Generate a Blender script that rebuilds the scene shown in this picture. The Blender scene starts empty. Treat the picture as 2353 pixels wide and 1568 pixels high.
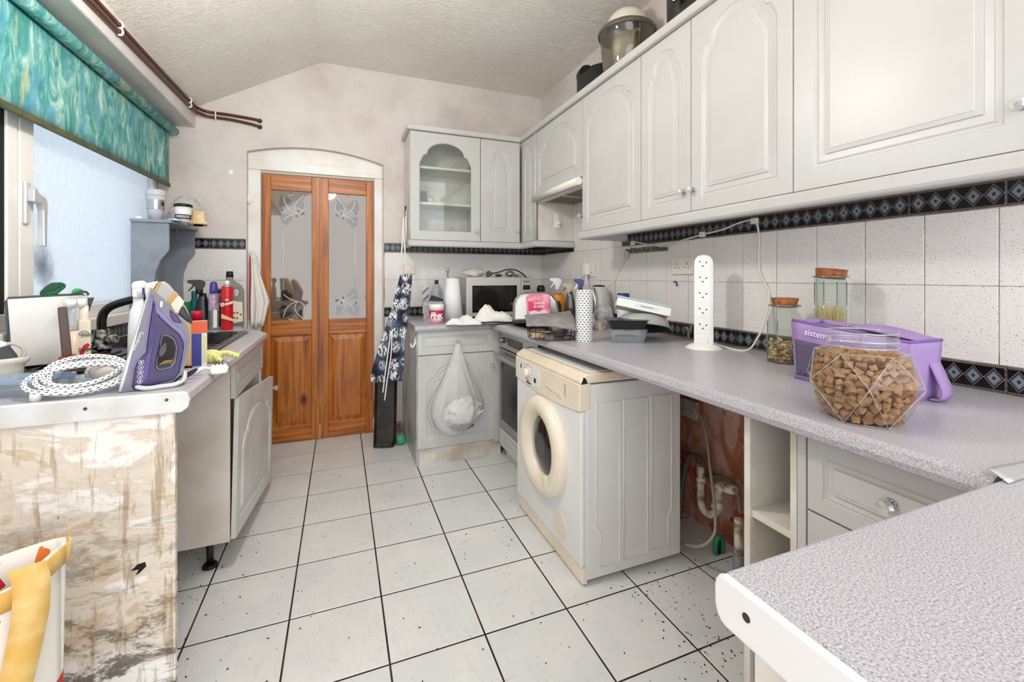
import bpy, bmesh, math, random
from mathutils import Vector, Matrix
PI = math.pi
random.seed(7)
scn = bpy.context.scene
COL = scn.collection
# ---------------------------------------------------------------- camera
CAMZ, YAW, FPX, HORIZ = 1.2436, math.radians(21.52), 1000.0, 635.5
cd = bpy.data.cameras.new('camera'); cam = bpy.data.objects.new('camera', cd); COL.objects.link(cam)
cam.location = (0, 0, CAMZ); cam.rotation_euler = (PI/2, 0, -YAW)
cd.sensor_width = 36; cd.lens = 36*FPX/2353; cd.shift_y = -(784-HORIZ)/2353; cd.clip_start = .02
scn.camera = cam
# ---------------------------------------------------------------- world and light
w = bpy.data.worlds.new('overcast_sky'); scn.world = w; w.use_nodes = True
w.node_tree.nodes['Background'].inputs[0].default_value = (.97, .985, 1, 1)
w.node_tree.nodes['Background'].inputs[1].default_value = 2.0
def area(name, loc, size, energy, col, rot=(0, 0, 0), sy=None):
    l = bpy.data.lights.new(name, 'AREA'); l.energy = energy; l.color = col; l.size = size
    if sy: l.shape = 'RECTANGLE'; l.size_y = sy
    o = bpy.data.objects.new(name, l); o.location = loc; o.rotation_euler = rot; COL.objects.link(o)
pl = bpy.data.lights.new('added_fill_bulb', 'POINT'); pl.energy = 27; pl.shadow_soft_size = .1; pl.color = (1, .96, .9)  # unseen lamp added to brighten the ceiling and the room
po = bpy.data.objects.new('added_fill_bulb', pl); po.location = (-.15, 1.62, 2.27); COL.objects.link(po)
area('window_daylight', (-1.5, 2.6, 1.7), 2.2, 12, (.97, .985, 1), (0, -PI/2, 0), 1.2)
vs = scn.view_settings
vs.view_transform = 'Standard'; vs.look = 'None'; vs.gamma = 1; vs.exposure = .68; vs.use_curve_mapping = False
# ---------------------------------------------------------------- measuring helpers
_R = Vector((math.cos(YAW), -math.sin(YAW), 0)); _W = Vector((math.sin(YAW), math.cos(YAW), 0))
def at(px, py, ax, val):
    d = _R*(px-1176.5)+Vector((0, 0, 1))*(HORIZ-py)+_W*FPX
    c = Vector((0, 0, CAMZ)); return c+d*((val-c[ax])/d[ax])
def dep(p): return (Vector(p)-Vector((0, 0, CAMZ))).dot(_W)
ZT, D, XR, XL = .924, 3.56, 1.685, -1.1
def top(px, py, z=ZT): return at(px, py, 2, z)
# ---------------------------------------------------------------- mesh builder
def basis(d):
    d = d.normalized(); a = Vector((0, 0, 1)) if abs(d.z) < .9 else Vector((1, 0, 0))
    u = d.cross(a).normalized(); return u, d.cross(u).normalized()
class B:
    def __init__(s): s.v = []; s.f = []; s.m = []; s.s = []; s.uv = {}
    def face(s, idx, m=0, sm=False): s.f.append(tuple(idx)); s.m.append(m); s.s.append(sm)
    def box(s, x0, x1, y0, y1, z0, z1, m=0):
        n = len(s.v)
        s.v += [(x, y, z) for z in (z0, z1) for y in (y0, y1) for x in (x0, x1)]
        for q in ((0, 2, 3, 1), (4, 5, 7, 6), (0, 1, 5, 4), (2, 6, 7, 3), (0, 4, 6, 2), (1, 3, 7, 5)): s.face([n+i for i in q], m)
        return s
    def ring(s, a, b, m=0, sm=True, closed=True):
        k = len(a)
        for i in range(k if closed else k-1):
            j = (i+1) % k; s.face((a[i], a[j], b[j], b[i]), m, sm)
    def loops(s, L, m=0, sm=True, cap0=True, cap1=True, closed=True):
        prev = None
        for l in L:
            n = len(s.v); s.v += [tuple(p) for p in l]; cur = list(range(n, n+len(l)))
            if prev: s.ring(prev, cur, m, sm, closed)
            else: first = cur
            prev = cur
        if cap0: s.face(first[::-1], m)
        if cap1: s.face(prev, m)
        return s
    def cyl(s, p0, p1, r0, r1=None, n=16, m=0, caps=True):
        p0 = Vector(p0); p1 = Vector(p1); r1 = r0 if r1 is None else r1; u, w = basis(p1-p0)
        return s.loops([[p+(u*math.cos(2*PI*i/n)+w*math.sin(2*PI*i/n))*r for i in range(n)] for p, r in ((p0, r0), (p1, r1))], m, True, caps, caps)
    def lathe(s, prof, n=24, c=(0, 0, 0), m=0, sx=1, sy=1, cap0=True, cap1=True, ph=0, sm=True):
        return s.loops([[(c[0]+r*sx*math.cos(2*PI*i/n+ph), c[1]+r*sy*math.sin(2*PI*i/n+ph), c[2]+z) for i in range(n)] for r, z in prof], m, sm, cap0, cap1)
    def tube(s, pts, r, n=8, m=0, closed=False, caps=True):
        P = [Vector(p) for p in pts]; L = []; k = len(P); pu = None
        for i, p in enumerate(P):
            if closed: d = P[(i+1) % k]-P[i-1]
            else: d = P[min(i+1, k-1)]-P[max(i-1, 0)]
            d = d.normalized() if d.length > 1e-9 else Vector((0, 0, 1))
            if pu is None: pu, _ = basis(d)
            pu = (pu-d*pu.dot(d)).normalized(); w = d.cross(pu)
            rr = r[i] if isinstance(r, (list, tuple)) else r
            L.append([p+(pu*math.cos(2*PI*j/n)+w*math.sin(2*PI*j/n))*rr for j in range(n)])
        if closed: L.append(L[0])
        return s.loops(L, m, True, caps and not closed, caps and not closed)
    def prism(s, pts, ax, a, b, m=0, sm=False):
        def mk(p, q): return {'x': (q, p[0], p[1]), 'y': (p[0], q, p[1]), 'z': (p[0], p[1], q)}[ax]
        return s.loops([[mk(p, a) for p in pts], [mk(p, b) for p in pts]], m, sm)
    def sph(s, c, r, nu=16, nv=10, m=0, sm=True):
        if not isinstance(r, (tuple, list)): r = (r, r, r)
        L = []
        for j in range(nv+1):
            t = -PI/2+PI*j/nv; t = max(-PI/2+.02, min(PI/2-.02, t))
            L.append([(c[0]+r[0]*math.cos(t)*math.cos(2*PI*i/nu), c[1]+r[1]*math.cos(t)*math.sin(2*PI*i/nu), c[2]+r[2]*math.sin(t)) for i in range(nu)])
        return s.loops(L, m, sm)
    def grid(s, fn, nu, nv, m=0, sm=True):
        n = len(s.v)
        s.v += [tuple(fn(i/nu, j/nv)) for j in range(nv+1) for i in range(nu+1)]
        for j in range(nv):
            for i in range(nu):
                a = n+j*(nu+1)+i; s.face((a, a+1, a+nu+2, a+nu+1), m, sm)
                s.uv[len(s.f)-1] = [(i/nu, j/nv), ((i+1)/nu, j/nv), ((i+1)/nu, (j+1)/nv), (i/nu, (j+1)/nv)]
        return s
    def xf(s, M, start=0):
        s.v[start:] = [tuple(M @ Vector(p)) for p in s.v[start:]]; return s
    def mesh(s, name, mats):
        me = bpy.data.meshes.new(name); me.from_pydata(s.v, [], s.f)
        for x in (mats if isinstance(mats, (list, tuple)) else [mats]): me.materials.append(x)
        me.polygons.foreach_set('material_index', s.m); me.polygons.foreach_set('use_smooth', s.s)
        if s.uv:
            ul = me.uv_layers.new(name='UVMap')
            for fi, uvs in s.uv.items():
                for li, q in zip(me.polygons[fi].loop_indices, uvs): ul.data[li].uv = q
        bm = bmesh.new(); bm.from_mesh(me); bmesh.ops.recalc_face_normals(bm, faces=bm.faces); bm.to_mesh(me); bm.free()
        me.update(); return me
    def make(s, name, mats, parent=None, loc=(0, 0, 0), rot=(0, 0, 0), bevel=0, seg=2, solid=0, sub=0, label=None, cat=None, group=None, kind=None):
        o = bpy.data.objects.new(name, s.mesh(name, mats)); COL.objects.link(o)
        o.location = loc; o.rotation_euler = rot
        if parent: o.parent = parent
        if solid:
            q = o.modifiers.new('solid', 'SOLIDIFY'); q.thickness = solid; q.offset = 0
        if bevel:
            q = o.modifiers.new('bevel', 'BEVEL'); q.width = bevel; q.segments = seg; q.limit_method = 'ANGLE'; q.angle_limit = math.radians(40); q.harden_normals = False
        if sub:
            q = o.modifiers.new('sub', 'SUBSURF'); q.levels = q.render_levels = sub
        return tag(o, label, cat, group, kind)
def tag(o, label=None, cat=None, group=None, kind=None):
    if label: o['label'] = label
    if cat: o['category'] = cat
    if group: o['group'] = group
    if kind: o['kind'] = kind
    return o
def E(name, label, cat, loc=(0, 0, 0), rz=0, group=None, rot=None, kind=None):
    o = bpy.data.objects.new(name, None); o.empty_display_size = .05; COL.objects.link(o)
    o.location = loc; o.rotation_euler = rot or (0, 0, rz)
    return tag(o, label, cat, group, kind)
def text(s, size, m, parent, loc, rot=(PI/2, 0, 0), sx=1, name='lettering', ex=.0004, bold=0, shear=0):
    c = bpy.data.curves.new('lettering', 'FONT'); c.body = s; c.size = size; c.extrude = ex; c.align_x = 'CENTER'; c.align_y = 'CENTER'; c.offset = bold; c.shear = shear
    t = bpy.data.objects.new('lettering_source', c); COL.objects.link(t)
    bpy.context.view_layer.update()
    me = bpy.data.meshes.new_from_object(t.evaluated_get(bpy.context.evaluated_depsgraph_get()))
    bpy.data.objects.remove(t); me.materials.clear(); me.materials.append(m)
    o = bpy.data.objects.new(name, me); COL.objects.link(o); o.parent = parent; o.location = loc; o.rotation_euler = rot; o.scale = (sx, 1, 1)
    return o
def bez(pts, n=8):
    """Catmull-Rom through points"""
    P = [Vector(p) for p in pts]; P = [P[0]*2-P[1]]+P+[P[-1]*2-P[-2]]; out = []
    for i in range(1, len(P)-2):
        for k in range(n):
            t = k/n; a, b, c, d = P[i-1], P[i], P[i+1], P[i+2]
            out.append(.5*((2*b)+(c-a)*t+(2*a-5*b+4*c-d)*t*t+(3*b-a-3*c+d)*t**3))
    return out+[P[-2]]
def holed(outer_, hole_, ya, yb):
    """plate in the x-z plane with an opening"""
    from mathutils.geometry import tessellate_polygon
    b = B(); O = [Vector((x, 0, z)) for x, z in outer_]; H = [Vector((x, 0, z)) for x, z in hole_]
    tr = tessellate_polygon([O, H]); al = O+H; n = len(al)
    b.v = [(p.x, ya, p.z) for p in al]+[(p.x, yb, p.z) for p in al]
    for t in tr: b.face(t); b.face([i+n for i in t[::-1]])
    for a, m in ((0, len(O)), (len(O), len(H))):
        for i in range(m): j = (i+1) % m; b.face((a+i, a+j, n+a+j, n+a+i), 0, False)
    return b
def rrect(w, h, r, n=4, cx=0, cy=0):
    o = []
    for sx, sy, a in ((1, 1, 0), (-1, 1, 90), (-1, -1, 180), (1, -1, 270)):
        for k in range(n+1):
            t = math.radians(a+90*k/n); o.append((cx+sx*(w/2-r)+r*math.cos(t), cy+sy*(h/2-r)+r*math.sin(t)))
    return o
# ---------------------------------------------------------------- materials
def lin(c): return c/12.92 if c <= .04045 else ((c+.055)/1.055)**2.4
def hx(h): return tuple(lin(int(h[i:i+2], 16)/255) for i in (0, 2, 4))+(1,)
class NT:
    def __init__(s, name):
        s.mat = bpy.data.materials.new(name); s.mat.use_nodes = True; s.t = s.mat.node_tree
        s.p = s.t.nodes['Principled BSDF']; s.out = s.t.nodes['Material Output']; s._tc = None
    def n(s, ty, props=None, **inp):
        nd = s.t.nodes.new('ShaderNode'+ty)
        for k, v in (props or {}).items(): setattr(nd, k, v)
        for k, v in inp.items():
            k = int(k[1:]) if k[0] == 'i' and k[1:].isdigit() else k
            s.set(nd, k, v)
        return nd
    def set(s, nd, k, v):
        sk = nd.inputs[k]
        if isinstance(v, bpy.types.NodeSocket): s.t.links.new(v, sk)
        elif isinstance(v, str): sk.default_value = hx(v)
        else: sk.default_value = v
    def tc(s, w='Object'):
        if not s._tc: s._tc = s.t.nodes.new('ShaderNodeTexCoord')
        return s._tc.outputs[w]
    def map(s, scale=(1, 1, 1), rot=(0, 0, 0), loc=(0, 0, 0), w='Object', v=None):
        return s.n('Mapping', Vector=v or s.tc(w), Scale=scale, Rotation=rot, Location=loc).outputs[0]
    def noise(s, scale, detail=3, v=None, rough=.5, dist=0, off=None):
        return s.n('TexNoise', Scale=scale, Detail=detail, Roughness=rough, Distortion=dist, Vector=v or s.tc()).outputs[0]
    def ramp(s, fac, stops, interp='LINEAR'):
        r = s.n('ValToRGB', Fac=fac); r.color_ramp.interpolation = interp
        while len(r.color_ramp.elements) < len(stops): r.color_ramp.elements.new(.5)
        for e, (p, c) in zip(r.color_ramp.elements, stops):
            e.position = p; e.color = hx(c) if isinstance(c, str) else (c, c, c, 1)
        return r.outputs[0]
    def mix(s, fac, a, b, mode='MIX'):
        m = s.n('MixRGB', {'blend_type': mode}); s.set(m, 0, fac); s.set(m, 1, a); s.set(m, 2, b); return m.outputs[0]
    def math(s, op, a, b=0.0, c=None):
        m = s.n('Math', {'operation': op}); s.set(m, 0, a); s.set(m, 1, b)
        if c is not None: s.set(m, 2, c)
        return m.outputs[0]
    def bump(s, h, strength=.3, dist=.002):
        s.set(s.p, 'Normal', s.n('Bump', Height=h, Strength=strength, Distance=dist).outputs[0])
    def fin(s, **k):
        names = dict(col='Base Color', rough='Roughness', metal='Metallic', spec='Specular IOR Level', trans='Transmission Weight', ior='IOR', alpha='Alpha', coat='Coat Weight', sheen='Sheen Weight', sss='Subsurface Weight', emit='Emission Strength', ecol='Emission Color')
        for a, v in k.items(): s.set(s.p, names[a], v)
        return s.mat
_mc = {}
def mat(col, rough=.5, metal=0, var=None, vs=8, bump=0, bs=60, name=None, bd=.001, **k):
    """plain coloured material with a little wear: var = second colour blended in by noise"""
    key = (col, rough, metal, var, vs, bump, bs, tuple(k.items()))
    if key in _mc: return _mc[key]
    t = NT(name or 'paint_'+col)
    c = col
    if var: c = t.mix(t.ramp(t.noise(vs, 4), [(.42, 0.0), (.66, 1.0)]), col, var)
    if bump: t.bump(t.noise(bs, 3), bump, bd)
    _mc[key] = t.fin(col=c, rough=rough, metal=metal, **k); return _mc[key]
def glassy(name, tint='f4f8f7', refl=.06, rough=.02, body=0.0, bodycol='dddddd', wrinkle=0):
    """thin clear sheet: see-through with a surface reflection"""
    t = NT(name); N = t.t.nodes
    tr = t.n('BsdfTransparent', Color=tint); gl = t.n('BsdfGlossy', Color='ffffff', Roughness=rough)
    fc = t.n('LayerWeight', Blend=.5).outputs['Facing']; fac = t.math('MINIMUM', t.math('ADD', t.math('MULTIPLY', t.math('POWER', fc, 4.0), .7), refl-.02), 1.0)
    base = tr.outputs[0]
    if body:
        m0 = t.n('MixShader', Fac=body); t.set(m0, 1, base); df = t.n('BsdfDiffuse', Color=bodycol); tl = t.n('BsdfTranslucent', Color=bodycol); ms = t.n('MixShader', Fac=.3); t.set(ms, 1, df.outputs[0]); t.set(ms, 2, tl.outputs[0])
        if wrinkle:
            bp = t.n('Bump', Height=t.noise(wrinkle, 4, dist=1.0), Strength=.7, Distance=.008).outputs[0]
            for nd_ in (df, tl, gl): t.set(nd_, 'Normal', bp)
        t.set(m0, 2, ms.outputs[0]); base = m0.outputs[0]
    m = t.n('MixShader', Fac=fac); t.set(m, 1, base); t.set(m, 2, gl.outputs[0])
    t.t.links.new(m.outputs[0], t.out.inputs[0]); N.remove(t.p)
    return t.mat
def special():
    S = {}
    # floor tile: pale marble print with grey veins, grime specks
    t = NT('marble_floor_tile'); rnd = t.n('ObjectInfo').outputs['Random']
    off = t.n('CombineXYZ', X=t.math('MULTIPLY', rnd, 37.0), Y=t.math('MULTIPLY', rnd, 91.0)).outputs[0]
    v = t.n('VectorMath', {'operation': 'ADD'}, i0=t.tc(), i1=off).outputs[0]
    c = t.mix(t.ramp(t.noise(3.5, 5, v, dist=.6), [(.35, 0.0), (.7, 1.0)]), 'd9dcdc', 'e6e6e4')
    vein = t.ramp(t.noise(4, 6, t.n('Mapping', Vector=v, Scale=(1, 2.6, 1), Rotation=(0, 0, .6)).outputs[0], dist=1.4), [(.484, 0.0), (.5, .16), (.516, 0.0)])
    c = t.mix(vein, c, 'a3a39f')
    c = t.mix(t.math('MULTIPLY', t.ramp(t.noise(75, 2, v), [(.72, 0.0), (.75, 1.0)]), .8), c, '4a4038')
    c = t.mix(t.ramp(t.noise(5, 6, v, .7), [(.6, 0.0), (.85, .55)]), c, 'b9a890')
    S['floor'] = t.fin(col=c, rough=.28)
    t = NT('floor_grout'); S['grout'] = t.fin(col=t.mix(t.ramp(t.noise(6, 4), [(.45, 0.0), (.65, 1.0)]), '15110f', '4a3524'), rough=.9)
    # wall tile: white glaze with grey specks
    t = NT('speckled_wall_tile'); rnd = t.n('ObjectInfo').outputs['Random']
    off = t.n('CombineXYZ', X=t.math('MULTIPLY', rnd, 37.0), Y=t.math('MULTIPLY', rnd, 91.0)).outputs[0]
    v = t.n('VectorMath', {'operation': 'ADD'}, i0=t.tc(), i1=off).outputs[0]
    c = t.mix(t.ramp(t.noise(210, 1, v), [(.66, 0.0), (.70, 1.0)]), 'e7e3e0', 'b4b5ba')
    c = t.mix(t.ramp(t.noise(320, 0, v), [(.755, 0.0), (.775, 1.0)]), c, '4c4c52')
    c = t.mix(t.ramp(t.noise(9, 4, v), [(.6, 0.0), (.85, .35)]), c, 'cdb8a6')
    S['wtile'] = t.fin(col=c, rough=.16)
    S['wgrout'] = mat('cbbfb2', .9, var='8d7a68', vs=14, name='wall_grout')
    # diamond border tile
    t = NT('diamond_border_tile'); sp = t.n('SeparateXYZ', Vector=t.tc('UV'))
    u = t.math('FRACT', t.math('MULTIPLY', sp.outputs[0], 5.0)); vv = sp.outputs[1]
    du = t.math('MULTIPLY', t.math('ABSOLUTE', t.math('SUBTRACT', u, .5)), 2.0)
    dv = t.math('MULTIPLY', t.math('ABSOLUTE', t.math('SUBTRACT', vv, .5)), 2.5)
    d = t.math('ADD', du, dv)
    c = t.ramp(d, [(0, 'd8d8da'), (.06, '0c0b0c'), (.2, '14141a'), (.25, '7d8792'), (.62, '6d7680'), (.82, '17171a'), (.93, '0b0a0b'), (.95, 'a39a90'), (.985, 'a39a90'), (1, '0b0a0b')])
    band = t.math('GREATER_THAN', t.math('ABSOLUTE', t.math('SUBTRACT', vv, .5)), .43)
    bead = t.math('GREATER_THAN', t.math('FRACT', t.math('MULTIPLY', sp.outputs[0], 55.0)), .5)
    c = t.mix(band, c, t.mix(bead, '2a2220', '8c7f74'))
    S['border'] = t.fin(col=c, rough=.2)
    # laminate worktop
    t = NT('speckled_laminate')
    c = t.ramp(t.noise(430, 2), [(.30, '848087'), (.42, 'a8a5ab'), (.55, 'bbb8be'), (.70, 'cecbd1')])
    c = t.mix(t.ramp(t.noise(520, 0), [(.68, 0.0), (.74, .6)]), c, '5a565c')
    S['worktop'] = t.fin(col=c, rough=.3)
    # plaster and artex
    t = NT('old_wall_paint'); n = t.noise(2.2, 6, rough=.6)
    c = t.ramp(n, [(.3, 'c4bab4'), (.5, 'd6cdc8'), (.7, 'ddd7d2')])
    c = t.mix(t.ramp(t.noise(3, 7, t.map((1, 1, 2.5)), dist=1.5), [(.49, 0.0), (.5, .12), (.51, 0.0)]), c, '9b8b80')
    t.bump(t.noise(26, 5), .25, .004); S['plaster'] = t.fin(col=c, rough=.75)
    t = NT('artex_ceiling')
    st = t.noise(13, 5, t.map((1.0, 5.5, 3), (0, 0, .45)), dist=1.6)
    h = t.math('ADD', t.ramp(st, [(.5, 0.0), (.62, 1.0)]), t.math('MULTIPLY', t.noise(40, 2), .12))
    t.bump(h, .6, .009); S['ceiling'] = t.fin(col=t.ramp(t.noise(1.5, 4), [(.3, 'e3ddd5'), (.7, 'eeeae3')]), rough=.42)
    t = NT('brush_painted_soffit'); t.bump(t.noise(14, 4, t.map((5, 1, 5))), .4, .004); S['beam'] = t.fin(col=t.ramp(t.noise(5, 4), [(.3, 'c7c2bc'), (.7, 'dcd8d3')]), rough=.6)
    t = NT('bare_damp_plaster'); c = t.ramp(t.noise(5, 6, t.map((1, 2.2, 1)), dist=.6), [(.28, '9a6450'), (.42, 'b8724e'), (.55, 'cb9f8e'), (.75, 'd6b8ac')])
    c = t.mix(t.ramp(t.noise(30, 5), [(.62, 0.0), (.72, .8)]), c, '3d2c26'); t.bump(t.noise(25, 5), .4, .006); S['bare'] = t.fin(col=c, rough=.85)
    # stained end panel
    t = NT('stained_panel')
    c = t.mix(t.ramp(t.noise(4.5, 8, t.map((1, 1, 2.4), (0, .55, 0)), .62, .5), [(.45, 0.0), (.5, .55), (.57, .35), (.62, .85), (.7, .5)]), 'efece8', 'c6ad88')
    c = t.mix(t.ramp(t.noise(9, 6, t.map((3.0, 1, .35)), .7, .3), [(.54, 0.0), (.62, .7)]), c, 'a08a6a')
    z = t.n('SeparateXYZ', Vector=t.tc()).outputs[2]
    low = t.ramp(t.math('MULTIPLY', z, 1.0), [(.15, 1.0), (.5, .45), (.8, 0.0)])
    c = t.mix(t.math('MULTIPLY', low, t.ramp(t.noise(6, 9, t.map((1, 1, 2.6), (0, .35, 0)), .78, .4), [(.5, 0.0), (.57, .95)])), c, '544a40')
    c = t.mix(t.ramp(t.noise(26, 5, t.map((3, 1, .6)), .7), [(.64, 0.0), (.70, .85)]), c, '4d4238')
    t.bump(t.noise(30, 4), .2, .003); S['stained'] = t.fin(col=c, rough=.7)
    # pine
    for nm, sc in (('pine_v', (22, 22, 1.1)), ('pine_h', (1.1, 22, 22))):
        t = NT('stained_'+nm); v = t.map(sc)
        c = t.ramp(t.noise(1.6, 5, v, dist=.5), [(.3, '7d3f10'), (.45, 'a65a19'), (.6, 'be7326'), (.75, 'c98233')])
        kn = t.n('TexVoronoi', Scale=1.0, Vector=t.map((5.5, 5.5, 2.6))).outputs['Distance']
        c = t.mix(t.ramp(kn, [(.06, 1.0), (.13, .35), (.17, 0.0)]), c, '4a1f0a')
        dirt = t.ramp(t.noise(4, 6, rough=.7), [(.52, 0.0), (.72, .75)])
        z = t.n('SeparateXYZ', Vector=t.tc()).outputs[2]
        c = t.mix(t.math('MULTIPLY', dirt, t.ramp(z, [(.35, 1.0), (.75, 0.0)])), c, '59391f')
        S[nm] = t.fin(col=c, rough=.38)
    # roller blind fabric
    t = NT('patterned_blind_fabric')
    n1 = t.noise(17, 6, t.map((1, 1, .42)), .68, .9); n2 = t.noise(15, 4, t.map((1, 1.1, .45), loc=(3, 7, 1)))
    c = t.ramp(n1, [(.32, '2f7f7c'), (.44, '4c9a94'), (.52, '74b3ac'), (.6, 'a3cdc4'), (.72, 'd3e6e2')])
    c = t.mix(t.ramp(n2, [(.55, 0.0), (.64, .75)]), c, '5a9fbd')
    c = t.mix(t.ramp(t.noise(12, 4, t.map((1, 1, .3), loc=(9, 2, 5))), [(.61, 0.0), (.68, .6)]), c, 'c9c79a')
    S['blind'] = t.fin(col=c, rough=.7); t.set(t.p, 'Transmission Weight', 0.0)
    # frosted window glass
    t = NT('frosted_window_glass'); N = t.t.nodes
    bm = t.n('Bump', Height=t.noise(38, 3, t.map((1, 1, .7)), dist=.8), Strength=.9, Distance=.012)
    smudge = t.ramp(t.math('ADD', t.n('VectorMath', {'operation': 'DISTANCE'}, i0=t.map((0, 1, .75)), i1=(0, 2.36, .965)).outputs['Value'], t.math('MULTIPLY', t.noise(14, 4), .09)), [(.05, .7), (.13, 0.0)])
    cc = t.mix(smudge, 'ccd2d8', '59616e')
    tl = t.n('BsdfTranslucent', Color=cc, Normal=bm.outputs[0]); df = t.n('BsdfDiffuse', Color=cc, Normal=bm.outputs[0]); gl = t.n('BsdfGlossy', Roughness=.2, Normal=bm.outputs[0])
    m1 = t.n('MixShader', Fac=.42); t.set(m1, 1, tl.outputs[0]); t.set(m1, 2, df.outputs[0])
    m2 = t.n('MixShader', Fac=.06); t.set(m2, 1, m1.outputs[0]); t.set(m2, 2, gl.outputs[0])
    t.t.links.new(m2.outputs[0], t.out.inputs[0]); N.remove(t.p); S['frost'] = t.mat
    return S
S = special()
WHITE = mat('c4c4c2', .36, var='c0bdb9', vs=3, name='cabinet_white_foil')
CARC = mat('e2dfd8', .45, var='cfc6b6', vs=6, name='carcass_white')
GLOSS = mat('e9e6e1', .35, var='e0d8ce', vs=5, name='gloss_frame_paint')
UPVC = mat('eceae5', .3, name='window_plastic_white')
BLK = mat('141414', .4, name='black_plastic'); WPL = mat('efefec', .35, name='white_plastic'); DARK = mat('26262a', .5, name='dark_grey_plastic')
CHROME = mat('c9c9c9', .15, 1, name='chrome'); STEEL = mat('b9b8b4', .3, 1, name='brushed_steel'); RUBBER = mat('0b0b0b', .8, name='black_gap_rubber')
GLASS = glassy('clear_glass'); PLASTIC = glassy('clear_plastic', 'eef2f4', .07, .08, .16, 'e6eaee'); FILM = glassy('thin_plastic_film', 'fdfdfd', .05, .2, .36, 'ffffff', 30)
CRYS = glassy('cut_crystal', 'eef0ee', .22, .03, .25, 'f4f4f2')
# ================================================================ the room
fl = B(); fl.box(XL-.1, XR+.1, -.9, D+1.2, -.06, -.0018); floor = fl.make('floor', S['grout'], kind='structure')
TS = .32
def bev_tile(w, h, t, b):
    m = B(); o = [(-w/2, -h/2), (w/2, -h/2), (w/2, h/2), (-w/2, h/2)]; i = [(x*(1-2*b/w), y*(1-2*b/h)) for x, y in o]
    m.loops([[(x, y, -t) for x, y in o], [(x, y, -b*.6) for x, y in o], [(x, y, 0) for x, y in i]], 0, False)
    m.uv[len(m.f)-1] = [(0, 0), (1, 0), (1, 1), (0, 1)]
    return m
ftm = bev_tile(TS-.006, TS-.006, .006, .0015).mesh('floor_tile', S['floor'])
def inst(me, name, parent, loc, rot=(0, 0, 0), sc=(1, 1, 1)):
    o = bpy.data.objects.new(name, me); COL.objects.link(o); o.parent = parent; o.location = loc; o.rotation_euler = rot; o.scale = sc; return o
for i in range(-2, 7):
    for r in range(-3, 9):
        x, y = -.492+TS*(i+.5), 2.7217-TS*(r-.5)
        if x < XL-.05 or (r <= -3 and not -.7 < x < .4): continue
        inst(ftm, 'floor_tile', floor, (x, y, random.uniform(-.0008, 0)), (0, 0, random.choice((0, PI/2, PI))))
# ceiling: flat part and the slope down to the window side
APX, AZ = -.133, 2.85
def slope(x): return AZ-(APX-x)*(AZ-2.43)/(APX+.866)
c = B(); pr = [(XR+.05, AZ), (APX, AZ), (XL-.05, slope(XL-.05)), (XL-.05, slope(XL-.05)+.1), (APX, AZ+.1), (XR+.05, AZ+.1)]
c.prism(pr, 'y', -.9, D+.06); c.make('ceiling', S['ceiling'], kind='structure')
b = B(); b.box(XL, -.92, -.9, D, 2.26, 2.46); b.make('trim_1', S['beam'], bevel=.008, kind='structure')
# back wall with the arched door recess
RX0, RX1, RD = -.618, .314, .075
arch = [(RX0+(RX1-RX0)*k/16, 2.128+(.072)*(1-((k-8)/8)**2)-.012*k/16+.006) for k in range(17)]
wb = B()
wb.box(XL-.1, RX0, D, D+RD+.1, -.05, 2.95); wb.box(RX1, XR+.1, D, D+RD+.1, -.05, 2.95)
for k in range(16):
    (xa, za), (xb, zb) = arch[k], arch[k+1]
    wb.prism([(xa, za), (xb, zb), (xb, 2.95), (xa, 2.95)], 'y', D, D+RD+.1)
wall_back = wb.make('wall_back', S['plaster'], kind='structure')
b = B(); b.box(XR, XR+.1, -.9, D+.1, -.05, 2.95); wall_right = b.make('wall_right', S['plaster'], kind='structure')
# left wall around the window
WY0, WY1 = .75, 3.47
b = B(); b.box(XL-.12, XL, -.9, D, -.05, 1.02); b.box(XL-.12, XL, WY1, D, 1.02, 2.5); b.box(XL-.12, XL, -.9, WY0, 1.02, 2.5); b.box(XL-.12, XL, WY0, WY1, 2.24, 2.5)
wall_left = b.make('wall_left', S['plaster'], kind='structure')
b = B(); b.box(XL-.02, XL+.045, WY0, D-.005, .995, 1.05); b.make('trim_2', UPVC, bevel=.006, kind='structure')
# hall behind the glazed doors
b = B(); b.box(-1.6, 1.6, D+1.05, D+1.15, 0, 2.6); b.make('wall_hall', mat('b5a697', .8, name='hall_wall_paint'), kind='structure')
# ---- tiles on the walls
WTM = bev_tile(.1605, .2145, .006, .0012).mesh('wall_tile', S['wtile'])
BTM = bev_tile(.2135, .0735, .007, .0012).mesh('border_tile', S['border'])
def grout(parent, x0, x1, y0, y1, z0, z1):
    B().box(x0, x1, y0, y1, z0, z1).make('grout_bed', S['wgrout'], parent)
ROWS = ((1.0, 1.2165), (1.2165, 1.433)); RZ = (PI/2, 0, -PI/2)
grout(wall_right, XR-.003, XR, .1, D, .90, 1.51); grout(wall_right, XR-.003, XR, 2.26, 2.97, 1.5, 1.87)
for k in range(-3, 18):
    y = .622+.1635*k+.08; sc = 1
    if y > D-.03: continue
    for z0, z1 in ROWS: inst(WTM, 'wall_tile', wall_right, (XR-.006, y, (z0+z1)/2), RZ)
    if 2.26 < y < 3.0:
        for z0 in (1.433, 1.6495): inst(WTM, 'wall_tile', wall_right, (XR-.006, y, z0+.108), RZ)
for k in range(-2, 14):
    y = .606+.2165*k+.108
    if y > D-.06: continue
    inst(BTM, 'border_tile', wall_right, (XR-.007, y, .962), RZ)
    if not 2.3 < y < 2.95: inst(BTM, 'border_tile', wall_right, (XR-.007, y, 1.4715), RZ)
RB = (PI/2, 0, 0)
grout(wall_back, RX1+.004, XR, D-.003, D, .09, 1.51); grout(wall_back, XL, RX0-.004, D-.003, D, .5, 1.51)
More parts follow.
